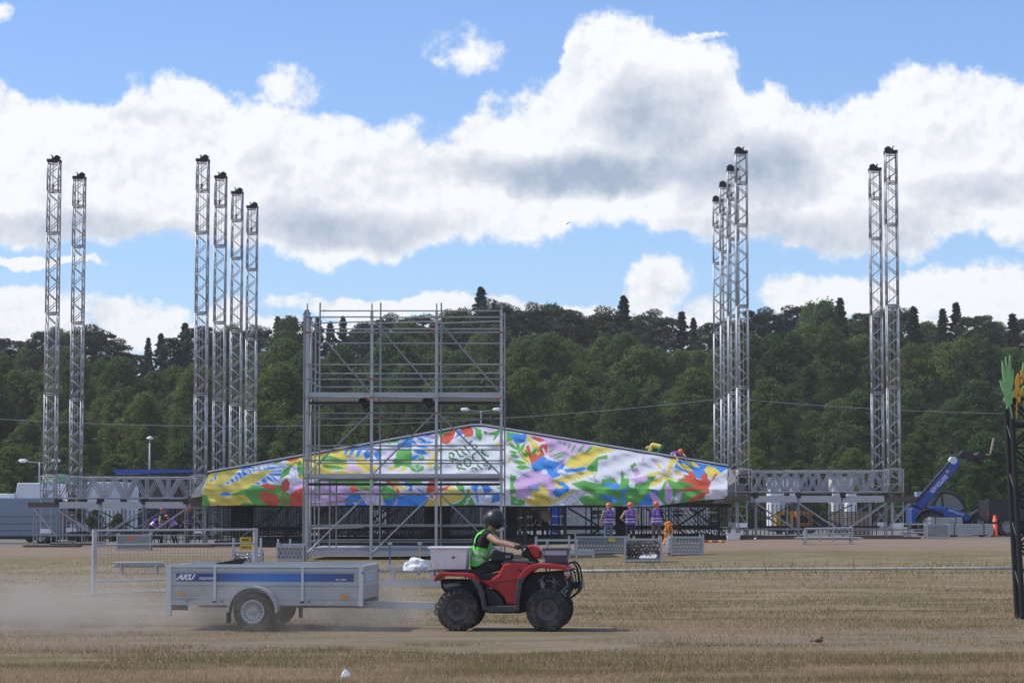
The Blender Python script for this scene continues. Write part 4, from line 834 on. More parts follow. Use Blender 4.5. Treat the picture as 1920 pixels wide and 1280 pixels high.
# ================================================================== quad bike and trailer rig
RIG_RZ = R(-5.5); RIG = Vector((at(940, 1181, 35.0).x, 35.0, 0.0)); KX = 127.8; KZ = 128.4
def lx(px): return (px - 940) / KX
def lz(py): return (1181 - py) / KZ
def A(pts): return [(lx(780 + a / 4.739), lz(930 + b / 4.739)) for a, b in pts]
def A1(a, b): return A([(a, b)])[0]
def Tz(pts): return [(lx(300 + a / 3.556), lz(1030 + b / 3.556)) for a, b in pts]
def wheel_parts(t, c, r, wdt, rim_r, rim_m, side, tread):
    """a wheel: tyre, rim and hub; side = -1 when the outer face looks at -y"""
    x, y, z = c; wh = bpy.data.objects.new('wheel', None); COL.objects.link(wh); wh.parent = t; wh.location = (x, y, z)
    h = wdt / 2; b = MB()
    prof = [(rim_r, -h * .8), (rim_r + 0.02, -h), (r * 0.80, -h * 1.02), (r * 0.95, -h * .86), (r, -h * .6), (r, h * .6), (r * 0.95, h * .86), (r * 0.80, h * 1.02), (rim_r + 0.02, h), (rim_r, h * .8)]
    b.lathe(prof, (0, 0, 0), 'y', 36)
    if tread:
        n = 22
        for k in range(n):
            for s_ in (-1, 1):
                a = 2 * math.pi * (k + (0.5 if s_ > 0 else 0)) / n; da = 0.16
                vs_ = []
                for aa, yy, rr in ((a, 0.01 * s_, r), (a + 0.09, 0.01 * s_, r), (a + da + 0.09, h * .9 * s_, r * .96), (a + da, h * .9 * s_, r * .96)):
                    for q_ in (rr - 0.012, rr + 0.016): vs_.append((q_ * math.cos(aa), yy, q_ * math.sin(aa)))
                b.add(vs_, [(0, 2, 4, 6), (1, 7, 5, 3), (0, 1, 3, 2), (2, 3, 5, 4), (4, 5, 7, 6), (6, 7, 1, 0)])
                vs_ = []
                for aa, rr in ((a + da, r * .98), (a + da + 0.1, r * .98), (a + da + 0.12, r * .82), (a + da + 0.03, r * .82)):
                    for yy in (h * .86 * s_, h * 1.1 * s_): vs_.append((rr * math.cos(aa), yy, rr * math.sin(aa)))
                b.add(vs_, [(0, 2, 4, 6), (1, 7, 5, 3), (0, 1, 3, 2), (2, 3, 5, 4), (4, 5, 7, 6), (6, 7, 1, 0)])
    b.build('tyre', RUB, wh, not tread)
    b = MB(); o = side * h
    b.lathe([(0.0, o * .55), (rim_r * .22, o * .55), (rim_r * .26, o * .42), (rim_r * .55, o * .36), (rim_r * .62, o * .62), (rim_r * .86, o * .66), (rim_r * .93, o * .92), (rim_r * 1.06, o * .98), (rim_r * 1.06, o * .7)], (0, 0, 0), 'y', 28)
    b.lathe([(0.0, o * .74), (rim_r * .14, o * .72), (rim_r * .18, o * .5)], (0, 0, 0), 'y', 12)
    n = 5 if tread else 4
    for k in range(n):
        a = 2 * math.pi * k / n + .3; b.lathe([(0, o * .62), (0.012, o * .6), (0.012, o * .3)], (rim_r * .4 * math.cos(a), 0, rim_r * .4 * math.sin(a)), 'y', 6)
    b.build('rim', rim_m, wh, True)
    if not tread:
        b = MB()
        for k in range(16):
            a = 2 * math.pi * k / 16; b.lathe([(0.0, o * .675), (rim_r * .075, o * .675), (rim_r * .075, o * .6)], (rim_r * .745 * math.cos(a), 0, rim_r * .745 * math.sin(a)), 'y', 8)
        b.build('rim_hole', DARK, wh)
    return wh
def quad():
    t = thing('quad_bike', 'dusty red four-wheel quad bike with black racks towing the trailer', 'quad bike', RIG, RIG_RZ)
    RIMD = mat('dusty_rim', (0.10, 0.095, 0.085), 0.7, 0.2, 0.25, 9, dirt=((0.17, 0.145, 0.12), 9, 0.45, 0.7))
    (rx, rz), (fx, fz) = A1(365, 1003), A1(1160, 988)
    for x, z in ((rx, 0.305), (fx, 0.305)):
        wheel_parts(t, (x, 0.14, z), 0.305, 0.24 if x == rx else 0.21, 0.145, RIMD, -1, True); wheel_parts(t, (x, 1.0, z), 0.305, 0.24 if x == rx else 0.21, 0.145, RIMD, 1, True)
    def pr(name, pts, y0, y1, m_, bev=0.02): return MB().prism(A(pts), y0, y1).build(name, m_, t, False, bev)
    FL = mat('grey_flare', (0.045, 0.046, 0.05), 0.6, 0, 0.2, 8, dirt=((0.16, 0.135, 0.11), 6, 0.5, 0.5))
    pr('rear_fender', [(148, 750), (168, 705), (195, 680), (240, 672), (480, 680), (520, 700), (560, 760), (530, 762), (490, 730), (455, 712), (230, 705), (190, 722), (165, 755)], 0.03, 1.11, RED, 0.012)
    pr('rear_fender_flare', [(455, 712), (500, 735), (560, 755), (600, 840), (622, 985), (622, 1008), (588, 1008), (572, 900), (540, 815), (505, 760)], 0.02, 0.26, FL, 0.012); pr('rear_fender_flare', [(455, 712), (500, 735), (560, 755), (600, 840), (622, 985), (622, 1008), (588, 1008), (572, 900), (540, 815), (505, 760)], 0.88, 1.12, FL, 0.012)
    pr('body_panel', [(545, 745), (640, 742), (715, 690), (762, 600), (800, 588), (975, 598), (1010, 640), (945, 710), (908, 770), (885, 962), (792, 964), (768, 900), (700, 832), (610, 792)], 0.22, 0.92, RED, 0.03)
    pr('body_crease', [(640, 760), (720, 745), (880, 730), (880, 740), (730, 765), (690, 790)], 0.212, 0.24, mat('dark_red_plastic', (0.26, 0.012, 0.014), 0.45), 0.004)
    pr('side_cover', [(600, 825), (690, 842), (748, 900), (778, 968), (625, 978)], 0.2, 0.94, BLK, 0.02)
    pr('footboard', [(612, 968), (905, 966), (915, 1000), (890, 1022), (640, 1022), (612, 1008)], 0.04, 1.10, FL, 0.012)
    pr('front_fender', [(903, 722), (945, 655), (1015, 602), (1090, 592), (1300, 606), (1352, 640), (1352, 662), (1290, 645), (1090, 632), (1020, 662), (962, 722)], 0.03, 1.11, RED, 0.014)
    for y0, y1 in ((0.02, 0.26), (0.88, 1.12)): pr('front_fender_flare', [(905, 716), (962, 722), (935, 790), (925, 870), (910, 1008), (872, 1008), (885, 850)], y0, y1, FL, 0.012)
    pr('chassis', [(190, 742), (550, 745), (600, 840), (780, 975), (880, 1000), (940, 740), (1020, 680), (1290, 660), (1350, 680), (1380, 800), (1330, 900), (1180, 960), (900, 1040), (640, 1040), (350, 980), (200, 820)], 0.33, 0.81, DARK, 0.02)
    pr('seat', [(432, 668), (470, 650), (560, 655), (640, 690), (720, 672), (745, 620), (725, 690), (650, 742), (545, 745), (500, 695)], 0.36, 0.78, BLK, 0.03)
    pr('tank_cover', [(728, 612), (745, 590), (792, 560), (960, 572), (1060, 592), (1000, 606), (800, 594), (765, 612)], 0.3, 0.84, FL, 0.02)
    pr('headlight_pod', [(965, 440), (1000, 428), (1058, 446), (1086, 490), (1092, 540), (1050, 562), (1010, 535), (985, 490)], 0.4, 0.74, RED, 0.03)
    pr('steering_column', [(905, 500), (958, 462), (985, 490), (1020, 545), (1070, 585), (1000, 596), (955, 545), (915, 540)], 0.48, 0.66, BLK, 0.02)
    (hx, hz) = A1(925, 455)
    b = MB(); b.path([(hx, 0.13, hz), (hx + 0.05, 0.36, hz + 0.01), (hx + 0.07, 0.55, hz - 0.03), (hx + 0.05, 0.78, hz + 0.01), (hx, 1.01, hz)], 0.014, 8); b.build('handlebar', BLK, t, True)
    for y0, y1 in ((0.12, 0.26), (0.88, 1.02)): rod('grip', t, (hx - 0.005, y0, hz), (hx + 0.02, y1, hz + 0.005), 0.02, BLK)
    (ax, az_), (bx_, bz) = A1(940, 430), A1(912, 310)
    rod('mirror_stem', t, (ax, 0.3, az_), (bx_ + 0.02, 0.26, bz - 0.03), 0.006, BLK)
    MB().lathe([(0, -.012), (0.04, -.012), (0.047, 0), (0.04, .012), (0, .012)], (bx_, 0.26, bz), 'x', 14).build('mirror', BLK, t, True)
    def pp(pts, y): return [(a, y, c) for a, c in A(pts)]
    b = MB()
    for y in (0.3, 0.84): b.path(pp([(1310, 598), (1380, 585), (1420, 640), (1440, 760), (1425, 840), (1360, 900)], y), 0.014, 8).path(pp([(1330, 640), (1390, 660), (1405, 740), (1400, 830)], y), 0.011, 8)
    for a, c in ((1385, 590), (1440, 760), (1425, 840)):
        (x, z) = A1(a, c); b.tube((x, 0.3, z), (x, 0.84, z), 0.014, n=8)
    b.build('front_bumper', BLK, t, True)
    (x, z) = A1(1420, 790); block('winch', t, x - 0.07, x + 0.05, 0.42, 0.72, z - 0.05, z + 0.05, BLK); bar('winch_plate', t, (x + 0.06, 0.36, z), (x + 0.06, 0.78, z), 0.02, 0.09, GALV)
    (x, z) = A1(1340, 705); MB().lathe([(0, -.02), (0.02, -.02), (0.022, 0.0), (0.0, 0.01)], (x, 0.1, z), 'y', 10).build('indicator', ORG, t)
    (x, z) = A1(1352, 660)
    for y in (0.22, 0.92): MB().lathe([(0, .03), (0.05, .02), (0.055, 0.0), (0.04, -.05)], (x - 0.03, y, z - 0.03), 'x', 14).build('headlight', mat('lamp_glass', (0.6, 0.62, 0.65), 0.15, 0.2), t, True)
    for (xa, xb, zz) in ((105, 445, 668), (1090, 1345, 602)):
        (x0, z0), (x1, _) = A1(xa, zz), A1(xb, zz); b = MB()
        for k in range(5): y = 0.2 + k * 0.175; b.tube((x0, y, z0 + .01), (x1, y, z0 + .01), 0.010, n=6)
        for x in (x0, (x0 + x1) / 2, x1): b.tube((x, 0.18, z0 + .01), (x, 0.92, z0 + .01), 0.012, n=6)
        for x in (x0 + 0.06, x1 - 0.06):
            for y in (0.25, 0.85): b.tube((x, y, z0), (x + 0.03, y, z0 - 0.1), 0.012, n=6)
        b.build('rack', BLK, t, True)
    b = MB(); rq = random.Random(2)
    for k in range(26):
        (x, z) = A1(rq.uniform(1090, 1330), rq.uniform(690, 900)); b.tube((x, 0.3, z), (x + rq.uniform(-.1, .1), rq.uniform(0.28, 0.36), z + rq.uniform(-.12, .12)), rq.uniform(0.006, 0.02), n=6)
    (x, z) = A1(1120, 860); b.tube((x, 0.3, z), (x - 0.05, 0.3, z + 0.22), 0.035, n=10); (x, z) = A1(230, 800); b.tube((x, 0.3, z), (x + 0.25, 0.3, z + 0.03), 0.05, n=10)
    o = b.build('suspension', GALV, t, True); o['kind'] = 'stuff'
    wing_ = A([(880, 650), (900, 632), (935, 660), (950, 690), (915, 672), (895, 668)]); MB().prism(wing_, 0.214, 0.222).build('wing_emblem', mat('emblem_dark', (0.10, 0.012, 0.014), 0.5), t)
    # --- loads on the racks
    (x0, z0), (x1, z1) = A1(105, 662), A1(440, 450)
    bt = thing('storage_box', 'white translucent plastic storage box on the rear rack of the quad bike', 'box', (0, 0, 0)); bt.location = (RIG + Matrix.Rotation(RIG_RZ, 3, 'Z') @ Vector(((x0 + x1) / 2, 0.5, z0 + 0.02))); bt.rotation_euler[2] = RIG_RZ
    hw = (x1 - x0) / 2; hh = z1 - z0 - 0.02; b = MB()
    lo, hi = (hw - 0.035, 0.24), (hw, 0.275)
    def ring(hx_, hy_, z): return [(-hx_, -hy_, z), (hx_, -hy_, z), (hx_, hy_, z), (-hx_, hy_, z)]
    vs_ = ring(*lo, 0) + ring(*hi, hh - 0.03) + ring(hi[0] + 0.03, hi[1] + 0.03, hh - 0.03) + ring(hi[0] + 0.03, hi[1] + 0.03, hh) + ring(hi[0] - 0.012, hi[1] - 0.012, hh) + ring(lo[0] - 0.012, lo[1] - 0.012, 0.012)
    fs_ = [(0, 3, 2, 1)]
    for r_ in range(5):
        for k in range(4): fs_.append((r_ * 4 + k, r_ * 4 + (k + 1) % 4, r_ * 4 + 4 + (k + 1) % 4, r_ * 4 + 4 + k))
    fs_.append((20, 21, 22, 23)); b.add(vs_, fs_)
    b.build('box_shell', WHT, bt, False, 0.008)
    for k in range(5): block('rib', bt, -hw + 0.1 + k * 0.12, -hw + 0.106 + k * 0.12, -0.262, -0.256, 0.04, hh - 0.06, WHT)
    block('label', bt, 0.05, 0.09, -0.268, -0.262, hh * .5, hh * .5 + 0.025, DARK)
    (x0, z0), (x1, z1) = A1(1112, 590), A1(1335, 458)
    ft = thing('tote_tray', 'open grey plastic tote on the front rack of the quad bike', 'box', RIG + Matrix.Rotation(RIG_RZ, 3, 'Z') @ Vector(((x0 + x1) / 2, 0.5, z0)), RIG_RZ)
    hw = (x1 - x0) / 2; hh = z1 - z0; b = MB(); TG = mat('grey_tote', (0.075, 0.085, 0.105), 0.55)
    vs_ = ring(hw - 0.03, 0.2, 0) + ring(hw - 0.005, 0.23, hh - 0.03) + ring(hw + 0.012, 0.25, hh - 0.03) + ring(hw + 0.012, 0.25, hh) + ring(hw - 0.015, 0.22, hh) + ring(hw - 0.04, 0.19, 0.015)
    b.add(vs_, fs_); b.build('tote_shell', TG, ft, False, 0.006)
    block('liner', ft, -hw + 0.025, hw - 0.02, -0.2365, -0.228, hh * .52, hh - 0.035, mat('pale_liner', (0.42, 0.40, 0.44), 0.6))
quad()
def trailer():
    t = thing('box_trailer', 'galvanised single-axle box trailer with blue lettered side stripe behind the quad bike', 'trailer', RIG, RIG_RZ)
    TA = mat('trailer_sheet', (0.42, 0.435, 0.45), 0.48, 0.35, 0.08, 3, dirt=((0.30, 0.27, 0.24), 2.5, 0.5, 0.45)); TAL = mat('trailer_rim', (0.58, 0.60, 0.62), 0.4, 0.4, 0.1, 3)
    x0, x1, ya, yb = lx(320), lx(678), -0.20, 1.30; zb, zt = 0.455, 0.935
    for y, s_ in ((ya, -1), (yb, 1)):
        b = MB(); o = -s_ * 0.022
        pz = [(zb, 0), (zb + 0.19, 0), (zb + 0.205, -s_ * -0.012), (zb + 0.24, -s_ * -0.012), (zb + 0.255, 0), (zb + 0.39, 0), (zb + 0.40, s_ * 0.010), (zt - 0.03, s_ * 0.010), (zt - 0.02, 0), (zt, 0)]
        for (z_0, d0), (z_1, d1) in zip(pz[:-1], pz[1:]):
            b.add([(x0, y + d0, z_0), (x1, y + d0, z_0), (x1, y + d1, z_1), (x0, y + d1, z_1), (x0, y + o, z_0), (x1, y + o, z_0), (x1, y + o, z_1), (x0, y + o, z_1)], [(0, 1, 2, 3), (7, 6, 5, 4), (0, 4, 5, 1), (3, 2, 6, 7), (0, 3, 7, 4), (1, 5, 6, 2)])
        b.build('side_panel', TA, t)
        bar('top_rail', t, (x0, y, zt + 0.008), (x1, y, zt + 0.008), 0.03, 0.045, TAL)
        for px in (405, 571):
            bar('stake', t, (lx(px), y + s_ * 0.022, zb - 0.03), (lx(px), y + s_ * 0.022, zt - 0.01), 0.035, 0.025, TAL); block('stake_hook', t, lx(px) - 0.03, lx(px) + 0.03, y + s_ * 0.034, y + s_ * 0.05, zb - 0.045, zb - 0.02, DARK)
        bar('sill', t, (x0, y, zb - 0.045), (x1, y, zb - 0.045), 0.05, 0.075, TA)
        for px in (350, 416, 580): MB().path([(lx(px), y + s_ * .03, zb - .02), (lx(px) + .02, y + s_ * .05, zb - .035), (lx(px) + .05, y + s_ * .03, zb - .02)], 0.006, 6).build('lashing_hook', DARK, t)
        bar('corner_post', t, (x0 - 0.02, y, zb - 0.25 if s_ < 0 else zb - .1), (x0 - 0.02, y, zt + 0.01), 0.075, 0.06, TAL); bar('corner_post', t, (x1 + 0.02, y, zb - 0.09), (x1 + 0.02, y, zt + 0.01), 0.06, 0.06, TAL)
        for px, pz_ in ((341, 0.515), (649, 0.475)): block('side_reflector', t, lx(px) - 0.05, lx(px) + 0.05, y + s_ * 0.024, y + s_ * 0.034, pz_, pz_ + 0.045, mat('amber_reflector', (0.8, 0.30, 0.02), 0.35)) if s_ < 0 else None
    for x in (x0 - 0.02, x1 + 0.02):
        block('end_panel', t, x - 0.015, x + 0.015, ya + 0.03, yb - 0.03, zb, zt - 0.01, TA); bar('top_rail', t, (x, ya + 0.03, zt), (x, yb - 0.03, zt), 0.04, 0.03, TAL)
        for z in (zb + 0.2, zb + 0.38): block('panel_fold', t, x + 0.015, x + 0.024, ya + 0.05, yb - 0.05, z, z + 0.02, TAL)
    block('end_plate', t, x1 + 0.036, x1 + 0.042, ya + 0.3, yb - 0.3, zb + 0.24, zb + 0.36, mat('pale_blue_plate', (0.45, 0.5, 0.62), 0.5))
    for y in (ya, yb): block('latch', t, x1 + 0.03, x1 + 0.07, y - 0.03, y + 0.03, zt - 0.11, zt - 0.07, GALV)
    block('floor', t, x0, x1, ya + 0.02, yb - 0.02, zb - 0.03, zb - 0.005, mat('plywood_floor', (0.12, 0.09, 0.06), 0.8))
    # blue side stripe: flat print, brighter towards its middle
    m_ = bpy.data.materials.new('blue_stripe_print'); m_.use_nodes = True; n_ = NT(m_.node_tree); bs = n_.n['Principled BSDF']; bs.inputs['Roughness'].default_value = 0.4
    geo = n_.new('ShaderNodeNewGeometry'); sp_ = n_.new('ShaderNodeSeparateXYZ', {0: geo.outputs['Position']}); xc = RIG.x + lx(515)
    n_.set(bs, 'Base Color', n_.mix(n_.smooth(n_.m('ABSOLUTE', n_.m('SUBTRACT', sp_.outputs[0], xc)), 0.1, 1.1), (0.05, 0.18, 0.50, 1), (0.035, 0.065, 0.22, 1)))
    for pa, pb in ((331, 402.5), (408, 568.5), (573.5, 667)): block('stripe', t, lx(pa), lx(pb), ya - 0.006, ya - 0.0005, zb + 0.262, zb + 0.378, m_)
    WT = mat('white_print', (0.8, 0.81, 0.84), 0.5)
    def txt(body, px, z, size, shear, bold, space=1.0, wmax=None):
        me = text_mesh(body, size, WT, shear, 0.001, bold, space); o = share('lettering', me, t); s_ = 1.0
        if wmax: w_ = max(v.co.x for v in me.vertices) - min(v.co.x for v in me.vertices); s_ = wmax / w_
        o.matrix_local = Matrix.Translation((lx(px), ya - 0.0085, z)) @ Matrix.Rotation(R(90), 4, 'X') @ Matrix.Diagonal((s_, 1, 1, 1)); return o
    txt('AKU', 332, zb + 0.288, 0.105, 0.45, 0.006, 1.0, 0.30); txt('vaunut', 374, zb + 0.288, 0.078, 0.45, 0.001, 1.1, 0.215); share('small_print', marks_mesh(9, 0.175, 0.026, WT, 3), t, Matrix.Translation((lx(633), ya - 0.0085, zb + 0.278)) @ Matrix.Rotation(R(90), 4, 'X'))
    # axle, mudguards, wheels
    wx = lx(482); WR = mat('silver_rim', (0.42, 0.43, 0.45), 0.45, 0.4, 0.15, 8, dirt=((0.25, 0.22, 0.2), 8, 0.5, 0.5))
    for y, s_ in ((ya - 0.14, -1), (yb + 0.14, 1)):
        wheel_parts(t, (wx, y, 0.285), 0.285, 0.165, 0.165, WR, s_, False)
        b = MB(); prev = None
        for k in range(17):
            a = math.pi * (-0.02 + 1.04 * k / 16); q_ = (wx + 0.37 * math.cos(a), 0.30 + 0.36 * math.sin(a))
            if prev: b.prism([prev, q_, (q_[0] - 0.03 * math.cos(a), q_[1] - 0.03 * math.sin(a)), (prev[0] - 0.03 * math.cos(a), prev[1] - 0.03 * math.sin(a))], y - 0.12, y + 0.12)
            prev = q_
        b.build('mudguard', TA, t)
        for e in (-1, 1): block('mud_flap', t, wx + e * 0.365 - 0.012, wx + e * 0.365 + 0.012, y - 0.11, y + 0.11, 0.12, 0.30, BLK)
    rod('axle', t, (wx, ya, 0.285), (wx, yb, 0.285), 0.035, GALV)
    for y in (0.42, 0.68): bar('chassis_rail', t, (x0 + 0.3, y, zb - 0.11), (x1, y, zb - 0.11), 0.09, 0.06, TA)
    bar('drawbar', t, (x1 - 0.9, 0.55, 0.375), (lx(808), 0.55, 0.34), 0.085, 0.11, TAL); bar('coupling', t, (lx(803), 0.55, 0.35), (lx(830), 0.55, 0.35), 0.06, 0.06, GALV)
    bar('prop_foot', t, (lx(808), 0.55, 0.33), (lx(808), 0.55, 0.21), 0.05, 0.03, GALV); block('tail_bracket', t, x0 - 0.01, x0 + 0.25, ya + 0.02, ya + 0.06, zb - 0.16, zb - 0.08, DARK)
    # things carried
    M3 = Matrix.Rotation(RIG_RZ, 3, 'Z')
    pl = thing('dark_board', 'dark bent board sticking out of the rear half of the trailer', 'board', RIG + M3 @ Vector((lx(400), 0.7, zt - 0.2)), RIG_RZ)
    MB().prism([(-0.25, -0.05), (-0.08, 0.24), (0.02, 0.25), (0.28, 0.30), (0.2, 0.2), (0.05, 0.19), (-0.02, 0.19), (-0.12, -0.05)], -0.25, 0.25).build('panel', mat('black_board', (0.02, 0.02, 0.021), 0.5), pl)
    MB().tube((-0.22, -0.2, -0.05), (-0.05, -0.2, 0.23), 0.012).build('batten', DARK, pl)
    bl = thing('black_bar', 'black ribbed bar lying across the front part of the trailer', 'bar', RIG + M3 @ Vector((lx(622), 0.9, zt - 0.08)), RIG_RZ)
    MB().prism([(-0.26, 0), (-0.22, 0.07), (0.22, 0.07), (0.26, 0)], -0.06, 0.06).build('bar_body', BLK, bl, False, 0.01)
    for k in range(4): block('rib', bl, -0.18 + k * 0.11, -0.14 + k * 0.11, -0.065, 0.065, 0.0, 0.085, DARK)
    block('bar_rest', bl, -0.24, 0.24, -0.05, 0.05, -0.36, 0.0, DARK)
trailer()
# ================================================================== people
def capsule_mesh(caps):
    b = MB(); n = 10
    for p0, p1, r0, r1, _ in caps:
        p0, p1 = Vector(p0), Vector(p1); d = p1 - p0; L = d.length; q = d.to_track_quat('Z', 'Y') if L > 1e-5 else Matrix.Identity(3).to_quaternion()
        prof = [(max(r0 * math.sin(a), 1e-4), -r0 * math.cos(a)) for a in (0.05, 0.5, 1.05, 1.57)] + [(max(r1 * math.sin(a), 1e-4), L - r1 * math.cos(a)) for a in (1.57, 2.1, 2.64, 3.09)]
        vs_ = [p0 + q @ Vector((r * math.cos(2 * math.pi * k / n), r * math.sin(2 * math.pi * k / n), h)) for r, h in prof for k in range(n)]
        fs_ = [(i * n + k, i * n + (k + 1) % n, (i + 1) * n + (k + 1) % n, (i + 1) * n + k) for i in range(len(prof) - 1) for k in range(n)]
        fs_ += [tuple(reversed(range(n))), tuple(range((len(prof) - 1) * n, len(prof) * n))]
        b.add(vs_, fs_)
    return b
BASE = dict(pelvis=(0, 0, .97), chest=(0, 0, 1.37), neck=(0, 0.0, 1.50), head=(0, .02, 1.64), shL=(-.19, 0, 1.43), shR=(.19, 0, 1.43), elL=(-.26, -.03, 1.16), elR=(.26, -.03, 1.16), wrL=(-.25, .08, .93), wrR=(.25, .08, .93),
            hipL=(-.09, 0, .93), hipR=(.09, 0, .93), knL=(-.11, .02, .51), knR=(.11, .02, .51), anL=(-.12, -.03, .09), anR=(.12, -.03, .09), toL=(-.14, .14, .045), toR=(.14, .14, .045))
def cloth(name, col): return mat('cloth_' + name, col, 0.85, 0, 0.15, 10)
VESTP = cloth('purple_vest', (0.14, 0.045, 0.36)); BANDM = mat('reflective_band', (0.55, 0.56, 0.58), 0.35, 0.2)
def person(label, loc, rz, pose=None, cols=None, helmet='orange', vest=None, face=0.0, voxel=0.014, group=None, strap=False, print_=None):
    J = dict(BASE); J.update(pose or {}); J = {k: Vector(v) for k, v in J.items()}
    C = dict(skin=SKIN, shirt=cloth('dark_shirt', (0.02, 0.02, 0.022)), trousers=cloth('dark_trousers', (0.015, 0.016, 0.02)), shoes=cloth('shoes', (0.05, 0.045, 0.04)), sleeve=None, shin=None, gloves=None, hem=None); C.update(cols or {})
    caps = []
    def cap(a, b, r0, r1, tg): caps.append((a, b, r0, r1, tg))
    side = (J['shR'] - J['shL']).normalized(); hips = (J['hipR'] - J['hipL']).normalized()
    for s_ in (-1, 1):
        cap(J['pelvis'] + hips * .07 * s_, J['chest'] + side * .085 * s_, .115, .118, 'torso')
        cap(J['chest'] + side * .07 * s_, J['chest'].lerp(J['neck'], .5) + side * .06 * s_, .11, .085, 'torso')
    cap(J['pelvis'] + hips * -.06, J['pelvis'] + hips * .06, .125, .125, 'hips')
    cap(J['shL'], J['shR'], .07, .07, 'torso'); cap(J['chest'].lerp(J['neck'], .6), J['head'], .055, .055, 'skin')
    up = (J['head'] - J['neck']).normalized(); fw = up.cross(side) * -1 if up.cross(side).dot(Vector((0, 1, 0))) < 0 and pose is None else side.cross(up) * -1
    fw = (Matrix.Rotation(face, 3, up) @ fw).normalized()
    hc = J['head']; cap(hc - up * .035 + fw * .01, hc + up * .045, .078, .092, 'skin'); cap(hc - up * .07 + fw * .035, hc - up * .02 + fw * .04, .045, .06, 'skin'); cap(hc - up * .02 + fw * .095, hc + up * .012 + fw * .09, .014, .01, 'skin')
    sd_ = fw.cross(up)
    for s_ in (-1, 1): cap(hc + sd_ * .088 * s_ - up * .02, hc + sd_ * .09 * s_ + up * .015, .014, .018, 'skin')
    for s_ in 'LR':
        cap(J['sh' + s_], J['el' + s_], .055, .043, 'sleeve'); cap(J['el' + s_], J['wr' + s_], .043, .029, 'arm')
        d = (J['wr' + s_] - J['el' + s_]).normalized(); hp = J['wr' + s_] + d * .05; cap(J['wr' + s_], hp, .03, .036, 'hand')
        sx = d.cross(Vector((0, 0, 1))); sx = sx.normalized() if sx.length > .1 else Vector((1, 0, 0)); dn = sx.cross(d)
        for k in range(4):
            o_ = sx * (-.027 + .018 * k); kn = hp + d * .055 + o_; cap(hp + o_ * .9, kn, .0105, .0095, 'hand'); cap(kn, kn + (d * .55 - dn * .8) * (.04 + .006 * (k in (1, 2))), .0095, .008, 'hand')
        cap(J['wr' + s_] + d * .02 + sx * .03, J['wr' + s_] + d * .06 + sx * .06 - dn * .01, .012, .01, 'hand')
        cap(J['hip' + s_], J['kn' + s_], .092, .062, 'thigh'); cap(J['kn' + s_], J['an' + s_], .06, .042, 'shin'); cap(J['an' + s_], J['to' + s_], .046, .036, 'shoes')
    tmp = capsule_mesh(caps).build('person_body', [SKIN]); md = tmp.modifiers.new('r', 'REMESH'); md.mode = 'VOXEL'; md.voxel_size = voxel
    sm = tmp.modifiers.new('s', 'SMOOTH'); sm.factor = 0.5; sm.iterations = 3
    dg = bpy.context.evaluated_depsgraph_get(); me = bpy.data.meshes.new_from_object(tmp.evaluated_get(dg)); om = tmp.data; bpy.data.objects.remove(tmp); bpy.data.meshes.remove(om)
    nf_ = len(me.polygons); ctr = np.zeros(nf_ * 3); me.polygons.foreach_get('center', ctr); ctr = ctr.reshape(-1, 3)
    best = np.full(nf_, 1e9); tid = np.zeros(nf_, int); tags = ['torso', 'hips', 'skin', 'sleeve', 'arm', 'hand', 'thigh', 'shin', 'shoes']
    for p0, p1, r0, r1, tg in caps:
        a = np.array(p0); ab = np.array(p1) - a; L2 = max(ab @ ab, 1e-9); tt = np.clip((ctr - a) @ ab / L2, 0, 1); dd = np.linalg.norm(ctr - a - tt[:, None] * ab, axis=1) - (r0 + (r1 - r0) * tt)
        m_ = dd < best; best[m_] = dd[m_]; tid[m_] = tags.index(tg)
    mm = {'torso': C['shirt'], 'hips': C['hem'] or C['trousers'], 'skin': C['skin'], 'sleeve': C['sleeve'] or C['shirt'], 'arm': C.get('arm') or C['skin'], 'hand': C['gloves'] or C['skin'], 'thigh': C['trousers'], 'shin': C['shin'] or C['trousers'], 'shoes': C['shoes']}
    me.materials.clear(); ml = []
    for tg in tags:
        if mm[tg] not in ml: ml.append(mm[tg]); me.materials.append(mm[tg])
    me.polygons.foreach_set('material_index', [ml.index(mm[tags[i]]) for i in tid]); me.polygons.foreach_set('use_smooth', [True] * nf_)
    root = thing('person', label, 'person', loc, rz, group); share('body', me, root)
    if vest:
        bm = bmesh.new(); bm.from_mesh(me); bm.faces.ensure_lookup_table()
        ax = (J['chest'] - J['pelvis']); al = ax.length; ax.normalize()
        sel = np.array([tags[i] in ('torso', 'hips') for i in tid]) & ((np.abs((ctr - np.array(J['chest'])) @ np.array(side)) < 0.155) | (((ctr - np.array(J['pelvis'])) @ np.array(ax)) < al * 0.70)) & (((ctr - np.array(J['pelvis'])) @ np.array(ax)) > -0.03)
        bmesh.ops.delete(bm, geom=[f for f in bm.faces if not sel[f.index]], context='FACES')
        bm.normal_update()
        for v_ in bm.verts: v_.co += v_.normal * 0.016
        for f in bm.faces:
            h = (f.calc_center_median() - J['pelvis']).dot(ax) / al; f.material_index = 1 if (0.16 < h < 0.27 or 0.42 < h < 0.53) else 0; f.smooth = True
        vm = bpy.data.meshes.new('vest'); bm.to_mesh(vm); bm.free(); vm.materials.append(vest); vm.materials.append(BANDM); share('vest', vm, root)
